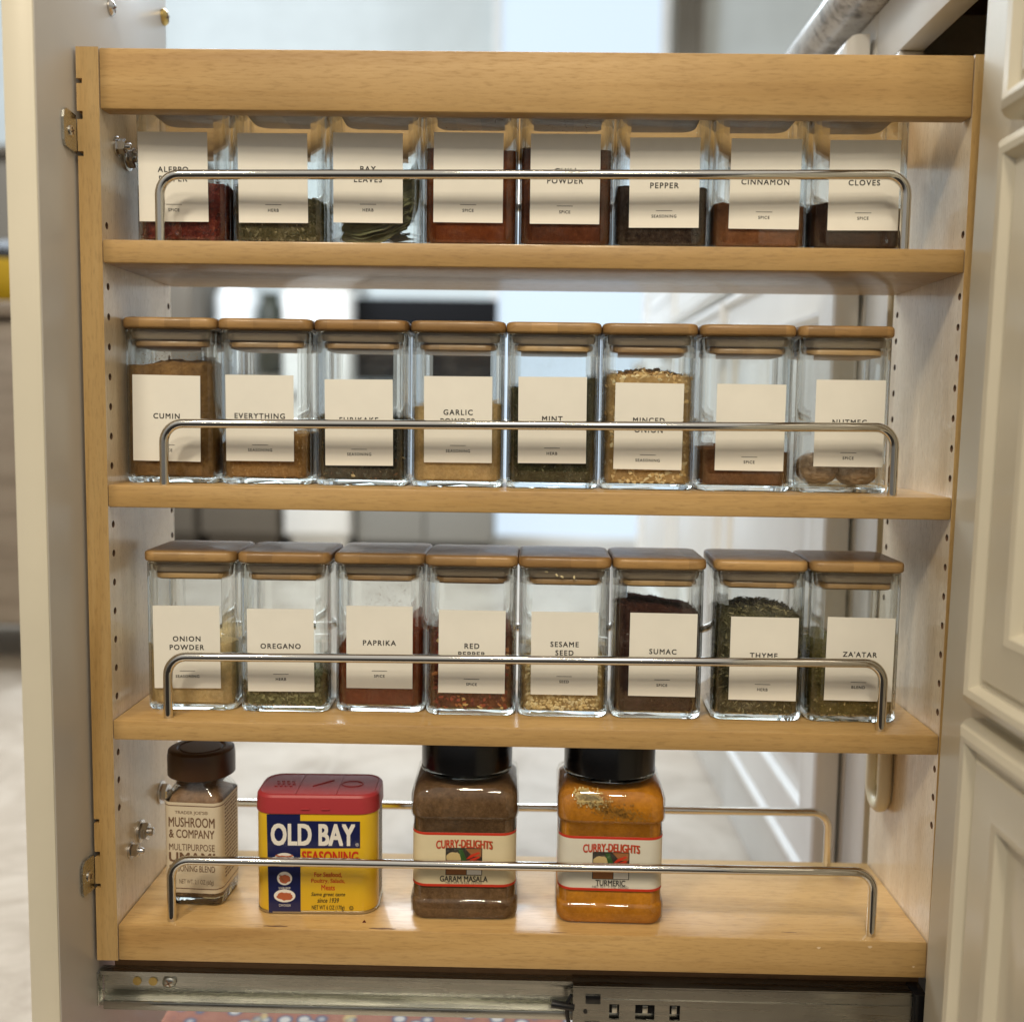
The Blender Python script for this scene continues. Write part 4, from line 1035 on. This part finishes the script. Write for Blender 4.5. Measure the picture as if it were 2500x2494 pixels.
for txt, h_, w_, z, bo_, mm in (("TRADER JOE'S\u00ae", 0.0030, 0.0235, 0.0672, 0.01, 'brown_ink'), ('MUSHROOM', 0.0068, 0.0325, 0.0605, 0.014, 'brown_ink'), ('& COMPANY', 0.0060, 0.0322, 0.0522, 0.014, 'brown_ink'),
                            ('MULTIPURPOSE', 0.0048, 0.0325, 0.0425, 0.004, 'brown_ink'), ('UMAMI', 0.0066, 0.0325, 0.0352, 0.035, 'brown_ink'), ('SEASONING BLEND', 0.0046, 0.0325, 0.0272, 0.006, 'brown_ink'), ('NET WT. 2.1 OZ (60g)', 0.0042, 0.0245, 0.0172, 0.0, 'brown_ink')):
    link('lettering', text_me('lettering', txt, M[mm], h=h_, w=w_, bold=bo_), lb, (0.0 if 'NET' not in txt else 0.003, yf-0.00004, z))
# fine print on the side of the label
fp = MB(); rnd = random.Random(3)
for i in range(20):
    z = 0.0695-i*0.0027; y0 = -0.0125; xs_ = hb+e2+0.00008
    while y0 < 0.0115:
        w = rnd.uniform(0.0015, 0.005); fp.add([(xs_, y0, z), (xs_, min(0.0125, y0+w), z), (xs_, min(0.0125, y0+w), z+0.0013), (xs_, y0, z+0.0013)], [(0, 1, 2, 3)]); y0 += w+0.0008
o_ = link('fine_print', fp.mesh('fine_print', [M['brown_ink']]), lb); o_['kind'] = 'stuff'

# seasoning tin
hw, hd, th_ = 0.0420, 0.0226, 0.0745
tn = empty('seasoning_tin', (0.1436, 0.0212+hd, Z4), (0, 0, R(1.5)))
tag(tn, 'yellow and blue seasoning tin with a red plastic lid', 'tin')
mb = MB(); loft(mb, [rring(hw-q, hd-q, 0.0125-q, z, 7)[0] for q, z in ((0.0035, 0), (0.0012, 0.0008), (0, 0.0030), (0, th_))])
me = mb.mesh('tin_body', [M['tin_yellow']]); smooth_mesh(me, 40); tb = link('tin_body', me, tn)
mb = MB(); loft(mb, [rring(hw-q, hd-q, 0.0125-q, z, 7)[0] for q, z in ((0.0012, 0.0001), (-0.0002, 0.0005), (-0.0002, 0.0017), (0.0006, 0.0021))], 0, True, False)
me = mb.mesh('bottom_rim', [M['tin_rim']]); smooth_mesh(me, 40); link('bottom_rim', me, tn)
mb = MB(); q0 = -0.0009
loft(mb, [rring(hw-q, hd-q, 0.0130-q, z, 7)[0] for q, z in ((q0+0.0006, 0.0712), (q0, 0.0718), (q0+0.0002, 0.0790), (q0+0.0006, 0.0828), (q0+0.0018, 0.0842), (q0+0.0030, 0.0846), (q0+0.0038, 0.0840), (q0+0.012, 0.0842))])
me = mb.mesh('lid', [M['red_lid']]); smooth_mesh(me, 30); ld = link('lid', me, tn)
for x in (-0.0145, 0.0135): box('lid_seam', (x-0.0002, -hd+0.003, 0.0838), (x+0.0002, hd-0.003, 0.0846), M['red_lid'], ld, 0)
for x in (-0.007, 0.007): box('clip_tab', (x-0.0028, -hd-0.0017, 0.0748), (x+0.0028, -hd-0.0008, 0.0756), M['red_lid'], ld, 0.0002)
for i in range(3):
    for j in range(4):
        mb = MB(); loft(mb, [circle(0.0011, 0, 10), circle(0.0011, 0.0006, 10)]); link('shaker_bump', mb.mesh('shaker_bump', [M['red_lid']]), ld, (-0.031+0.0035*j+(i % 2)*0.0012, -0.004+0.0045*i, 0.0841))
link('pour_flap', tube_me('pour_flap', [(0.022+0.0075*math.cos(t_*0.5236), 0.001+0.0055*math.sin(t_*0.5236), 0.0842) for t_ in range(13)], 0.0005, M['red_lid'], 6), ld)
link('open_arrow', tube_me('open_arrow', [(-0.005, -0.004, 0.0843), (0.008, 0.008, 0.0843)], 0.0005, M['red_lid'], 6), ld)
# print on the front of the tin (front face is at y = -hd)
yb = -hd-0.00016
pr = flat('blue_print', [(-0.0325, 0.0008), (-0.0105, 0.0008), (-0.0105, 0.0470), (0.0305, 0.0475), (0.0305, 0.0665), (-0.0105, 0.0665), (-0.0105, 0.0710), (-0.0335, 0.0710)], yb, M['tin_blue'], tb, 0.0001)
yb2 = yb-0.00006
link('lettering', text_me('lettering', 'OLD BAY', M['print_white'], h=0.0148, w=0.0570, bold=0.034, spacing=1.02), tb, (-0.0018, yb2, 0.0568))
link('lettering', text_me('lettering', '\u00ae', M['print_white'], h=0.0024), tb, (0.0285, yb2, 0.0500))
link('lettering', text_me('lettering', 'SEASONING', M['print_red'], h=0.0080, w=0.0385, bold=0.028), tb, (0.0100, yb2, 0.0410))
for txt, w_, z in (('For Seafood,', 0.0190, 0.0282), ('Poultry, Salads,', 0.0232, 0.0236), ('Meats', 0.0092, 0.0192)):
    link('lettering', text_me('lettering', txt, M['print_red'], h=0.0038, w=w_, bold=0.012), tb, (0.0085, yb2, z))
for txt, w_, z in (('Same great taste', 0.0235, 0.0140), ('since 1939', 0.0150, 0.0100)):
    link('lettering', text_me('lettering', txt, M['ink'], h=0.0034, w=w_, bold=0.010, shear=0.25), tb, (0.0085, yb2, z))
link('lettering', text_me('lettering', 'NET WT 6 OZ (170g)', M['ink'], h=0.0040, w=0.0225, bold=0.008), tb, (0.0085, yb2, 0.0044))
link('kosher_mark', tube_me('kosher_mark', [(0.0245+0.0013*math.cos(k*0.5236), yb2, 0.0046+0.0013*math.sin(k*0.5236)) for k in range(13)], 0.00018, M['ink'], 5), tb)
link('lettering', text_me('lettering', 'U', M['ink'], h=0.0014), tb, (0.0245, yb2, 0.0046))
for i, (cz, a, bb, name) in enumerate(((0.0395, 0.0070, 0.0042, 'SEAFOOD'), (0.0255, 0.0052, 0.0048, 'SHRIMP'), (0.0130, 0.0074, 0.0046, 'CHICKEN'))):
    ov = flat('picture_oval', ell(-0.0215, cz, a, bb), yb2, M['print_white'], tb, 0.00008)
    flat('picture_motif', ell(-0.0212, cz-0.0003, a*0.74, bb*0.62, 22, 0.16, i+2), yb2-0.00012, M['print_orange'], ov, 0.00006)
    if i == 0:
        for sx in (-1, 1): flat('picture_motif', [(-0.0215+sx*0.0035, cz+0.001), (-0.0215+sx*0.0062, cz+0.0022), (-0.0215+sx*0.0055, cz+0.0031), (-0.0215+sx*0.0028, cz+0.002)], yb2-0.00012, M['print_orange'], ov, 0.00006)
    if i == 1: flat('picture_motif', [(-0.0252, cz+0.0022), (-0.0245, cz+0.0026), (-0.0215, cz-0.0020), (-0.0222, cz-0.0025)], yb2-0.0002, M['brown_print'], ov, 0.00006)
    if i: link('lettering', text_me('lettering', name, M['print_white'], h=0.0017, w=0.0080, spacing=1.2), tb, (-0.0215, yb2, cz-bb-0.0022))
fp = MB(); rnd = random.Random(9)
for i in range(24):
    z = 0.066-i*0.0026; y0 = -0.0090; xs_ = hw+0.0001
    while y0 < 0.0085:
        w = rnd.uniform(0.001, 0.004); fp.add([(xs_, y0, z), (xs_, min(0.0092, y0+w), z), (xs_, min(0.0092, y0+w), z+0.0015), (xs_, y0, z+0.0015)], [(0, 1, 2, 3)]); y0 += w+0.0007
sp = MB(); sp.add([(hw+0.00005, -0.0097, 0.004), (hw+0.00005, 0.0097, 0.004), (hw+0.00005, 0.0097, 0.0690), (hw+0.00005, -0.0097, 0.0690)], [(0, 1, 2, 3)])
sw = link('facts_panel', sp.mesh('facts_panel', [M['print_white']]), tb)
o_ = link('fine_print', fp.mesh('fine_print', [M['ink']]), sw); o_['kind'] = 'stuff'

# two square plastic jars
def curry_jar(x, y, key, name, net, label, labmat, seed, dusty):
    hc_ = 0.0370
    e_ = empty('plastic_spice_jar', (x, y+hc_, Z4), (0, 0, R(0.8 if seed == 1 else -0.8)))
    tag(e_, label, 'jar', 'square plastic jars with black lids')
    pf = [(hc_-0.006, 0.008, 0.0), (hc_-0.0022, 0.009, 0.0010), (hc_-0.0002, 0.0105, 0.0045), (hc_, 0.0105, 0.0125), (hc_-0.0003, 0.0105, 0.0140), (hc_-0.0016, 0.010, 0.0152),
          (hc_-0.0018, 0.010, 0.0710), (hc_-0.0004, 0.0105, 0.0724), (hc_, 0.0105, 0.0740), (hc_-0.0001, 0.0105, 0.0868), (hc_-0.0014, 0.0120, 0.0915), (hc_-0.0050, 0.0165, 0.0952), (0.0285, 0.0270, 0.0985), (0.0285, 0.0280, 0.1060)]
    def body(off):
        mb = MB(); loft(mb, [rring(a-off, a-off, max(0.002, r-off), z if off == 0 else max(0.0012, z), 6)[0] for a, r, z in pf]); return mb
    me = body(0).mesh('plastic_body', [M['clear_plastic']]); smooth_mesh(me, 45); link('plastic_body', me, e_)
    mb = MB(); rg = [rring(a-0.0009-iq, a-0.0009-iq, max(0.002, r-0.0009), max(0.0012, z), 6, sub=4)[0] for (a, r, z), iq in zip(pf[:11], (0,)*9+(0.0006, 0.0030))]
    rg[0] = [(p[0], p[1], 0.0011) for p in rg[0]]
    topz = 0.0925
    for s in (0.93, 0.6, 0.25):
        rg.append([(p[0]*s, p[1]*s, topz+0.0012*mnoise.noise((p[0]*90*s, p[1]*90*s, seed))) for p in rg[10]])
    loft(mb, rg); me = mb.mesh('filling', [P[key]]); smooth_mesh(me, 50); link('filling', me, e_)
    if dusty:
        def wall_y(z):
            for (a0, _, z0), (a1, _, z1) in zip(pf, pf[1:]):
                if z0 <= z <= z1: return -(a0+(a1-a0)*(z-z0)/(z1-z0+1e-9)-0.0005)
            return -hc_+0.003
        for cnt, cx, cz, sx, sz, mm, seed_ in ((420, 0.002, 0.0805, 0.012, 0.0030, fm('residue', (0.36, 0.17, 0.02)), 4), (550, -0.0155, 0.0890, 0.0055, 0.0026, fm('pale_residue', (0.62, 0.48, 0.20)), 5)):
            rn = random.Random(seed_); ds = MB()
            for _ in range(cnt):
                px = rn.gauss(cx, sx); pz = rn.gauss(cz-0.25*(px-cx), sz)
                if not 0.0735 < pz < 0.0948 or abs(px) > 0.0262: continue
                s = rn.uniform(0.0002, 0.0007)
                y_ = [wall_y(pz+q) for q in (-s, s)]
                ds.add([(px-s, y_[0], pz-s), (px+s, y_[0], pz-s), (px+s*0.8, y_[1], pz+s), (px-s, y_[1], pz+s)], [(0, 1, 2, 3)])
            o_ = link('powder_residue', ds.mesh('powder_residue', [mm]), e_); o_['kind'] = 'stuff'
    cp = MB(); NC = 96
    def cr(r, z, k=0.0): return [((r+k*(i % 2))*math.cos(2*math.pi*i/NC), (r+k*(i % 2))*math.sin(2*math.pi*i/NC), z) for i in range(NC)]
    loft(cp, [cr(0.0312, 0.1000), cr(0.0321, 0.1005), cr(0.0321, 0.1235), cr(0.0314, 0.1252), cr(0.0295, 0.1256), cr(0.0285, 0.1249), cr(0.008, 0.1250)])
    me = cp.mesh('lid', [M['black_plastic']]); smooth_mesh(me, 40); ld = link('lid', me, e_)
    box('lid_hinge_line', (-0.0285, -0.0006, 0.1248), (0.0285, 0.0006, 0.1256), M['black_plastic'], ld, 0.0003)
    mb = MB(); loft(mb, [cr(0.0310, 0.0968), cr(0.0322, 0.0975), cr(0.0322, 0.0985), cr(0.0310, 0.0992)]); me = mb.mesh('neck_ring', [M['glass']]); smooth_mesh(me, 40); link('neck_ring', me, e_)
    hl_ = hc_-0.0016
    mb = MB(); loft(mb, [rring(hl_+q, hl_+q, 0.0102+q, z, 6)[0] for q, z in ((0, 0.0245), (0.00025, 0.0245), (0.00025, 0.0622), (0, 0.0622))], 0, False, False)
    me = mb.mesh('printed_label', [labmat]); smooth_mesh(me, 40); lb = link('printed_label', me, e_)
    for z in (0.0252, 0.0615):
        mb = MB(); loft(mb, [rring(hl_+q, hl_+q, 0.0102+q, zz, 6)[0] for q, zz in ((0.0003, z-0.0009), (0.00036, z-0.0008), (0.00036, z+0.0008), (0.0003, z+0.0009))], 0, False, False)
        link('border_line', mb.mesh('border_line', [M['print_red']]), lb)
    yy = -hl_-0.00036
    link('lettering_shadow', text_me('lettering_shadow', 'CURRY-DELIGHTS', M['brown_print'], h=0.0058, w=0.0385, bold=0.022, arc=2.5), lb, (0.0004, yy-0.00003, 0.0546))
    link('lettering', text_me('lettering', 'CURRY-DELIGHTS', M['print_red'], h=0.0056, w=0.0380, bold=0.012, arc=2.5), lb, (0, yy-0.0001, 0.0548))
    pw, z0, z1 = 0.0125, 0.0325, 0.0518
    pic = flat('picture', rect(-pw, pw, z0, z1), yy-0.00004, M['dark_print'], lb, 0.00003)
    zm = z0+0.0075
    flat('picture_motif', ell(-0.0068, zm+0.0050, 0.0052, 0.0038, 18, 0.15, 3), yy-0.0001, M['beige_print'], pic, 0.00003)
    flat('picture_motif', rect(-pw+0.0005, 0.0015, z0+0.0005, zm), yy-0.0001, M['brown_print'], pic, 0.00003)
    flat('picture_motif', rect(0.0020, pw-0.0005, z0+0.0005, zm), yy-0.0001, M['print_white'], pic, 0.00003)
    flat('picture_motif', [(0.001, z1-0.0006), (pw-0.0006, z1-0.0006), (pw-0.0006, z1-0.006), (0.006, z1-0.006)], yy-0.0001, M['brown_print'], pic, 0.00003)
    flat('picture_motif', [(-0.004, z1-0.001), (-0.001, z1-0.001), (0.002, zm+0.003), (0.001, zm+0.001), (-0.002, zm+0.004)], yy-0.00014, M['green_print'], pic, 0.00003)
    for dz in (0, 0.003): flat('picture_motif', [(0.0015, zm+0.001+dz), (0.0035, zm+0.0012+dz), (0.0112, zm+0.0052+dz), (0.0100, zm+0.0062+dz), (0.0045, zm+0.0040+dz)], yy-0.00016, M['print_red'], pic, 0.00003)
    link('lettering', text_me('lettering', name, M['ink'], h=0.0040, w=0.0325 if len(name) > 9 else 0.0200, bold=0.020), lb, (0, yy-0.0001, 0.0299))
    link('lettering', text_me('lettering', net, M['ink_soft'], h=0.0021, w=0.0245), lb, (0, yy-0.0001, 0.0269))
curry_jar(0.2462, 0.0148, 'garam', 'GARAM MASALA', 'NET WT. 8 OZ. (227G)', 'square plastic jar of dark brown garam masala, black lid', M['curry_label'], 1, False)
curry_jar(0.3472, 0.0130, 'turmeric', 'TURMERIC', 'NET WT. 7 OZ. (200G)', 'square plastic jar of orange turmeric, black lid', M['turmeric_label'], 2, True)

# crumb on the bottom board
mb = MB(); mb.add([(0, 0, 0), (0.0028, 0.0002, 0), (0.0012, 0.0022, 0), (0.0014, 0.0008, 0.0016)], [(0, 2, 1), (0, 1, 3), (1, 2, 3), (2, 0, 3)])
tag(link('spice_crumb', mb.mesh('spice_crumb', [fm('a2', (0.10, 0.014, 0.01))]), None, (0.178, 0.0105, Z4)), 'tiny dark red crumb on the bottom board before the tin', 'crumb')
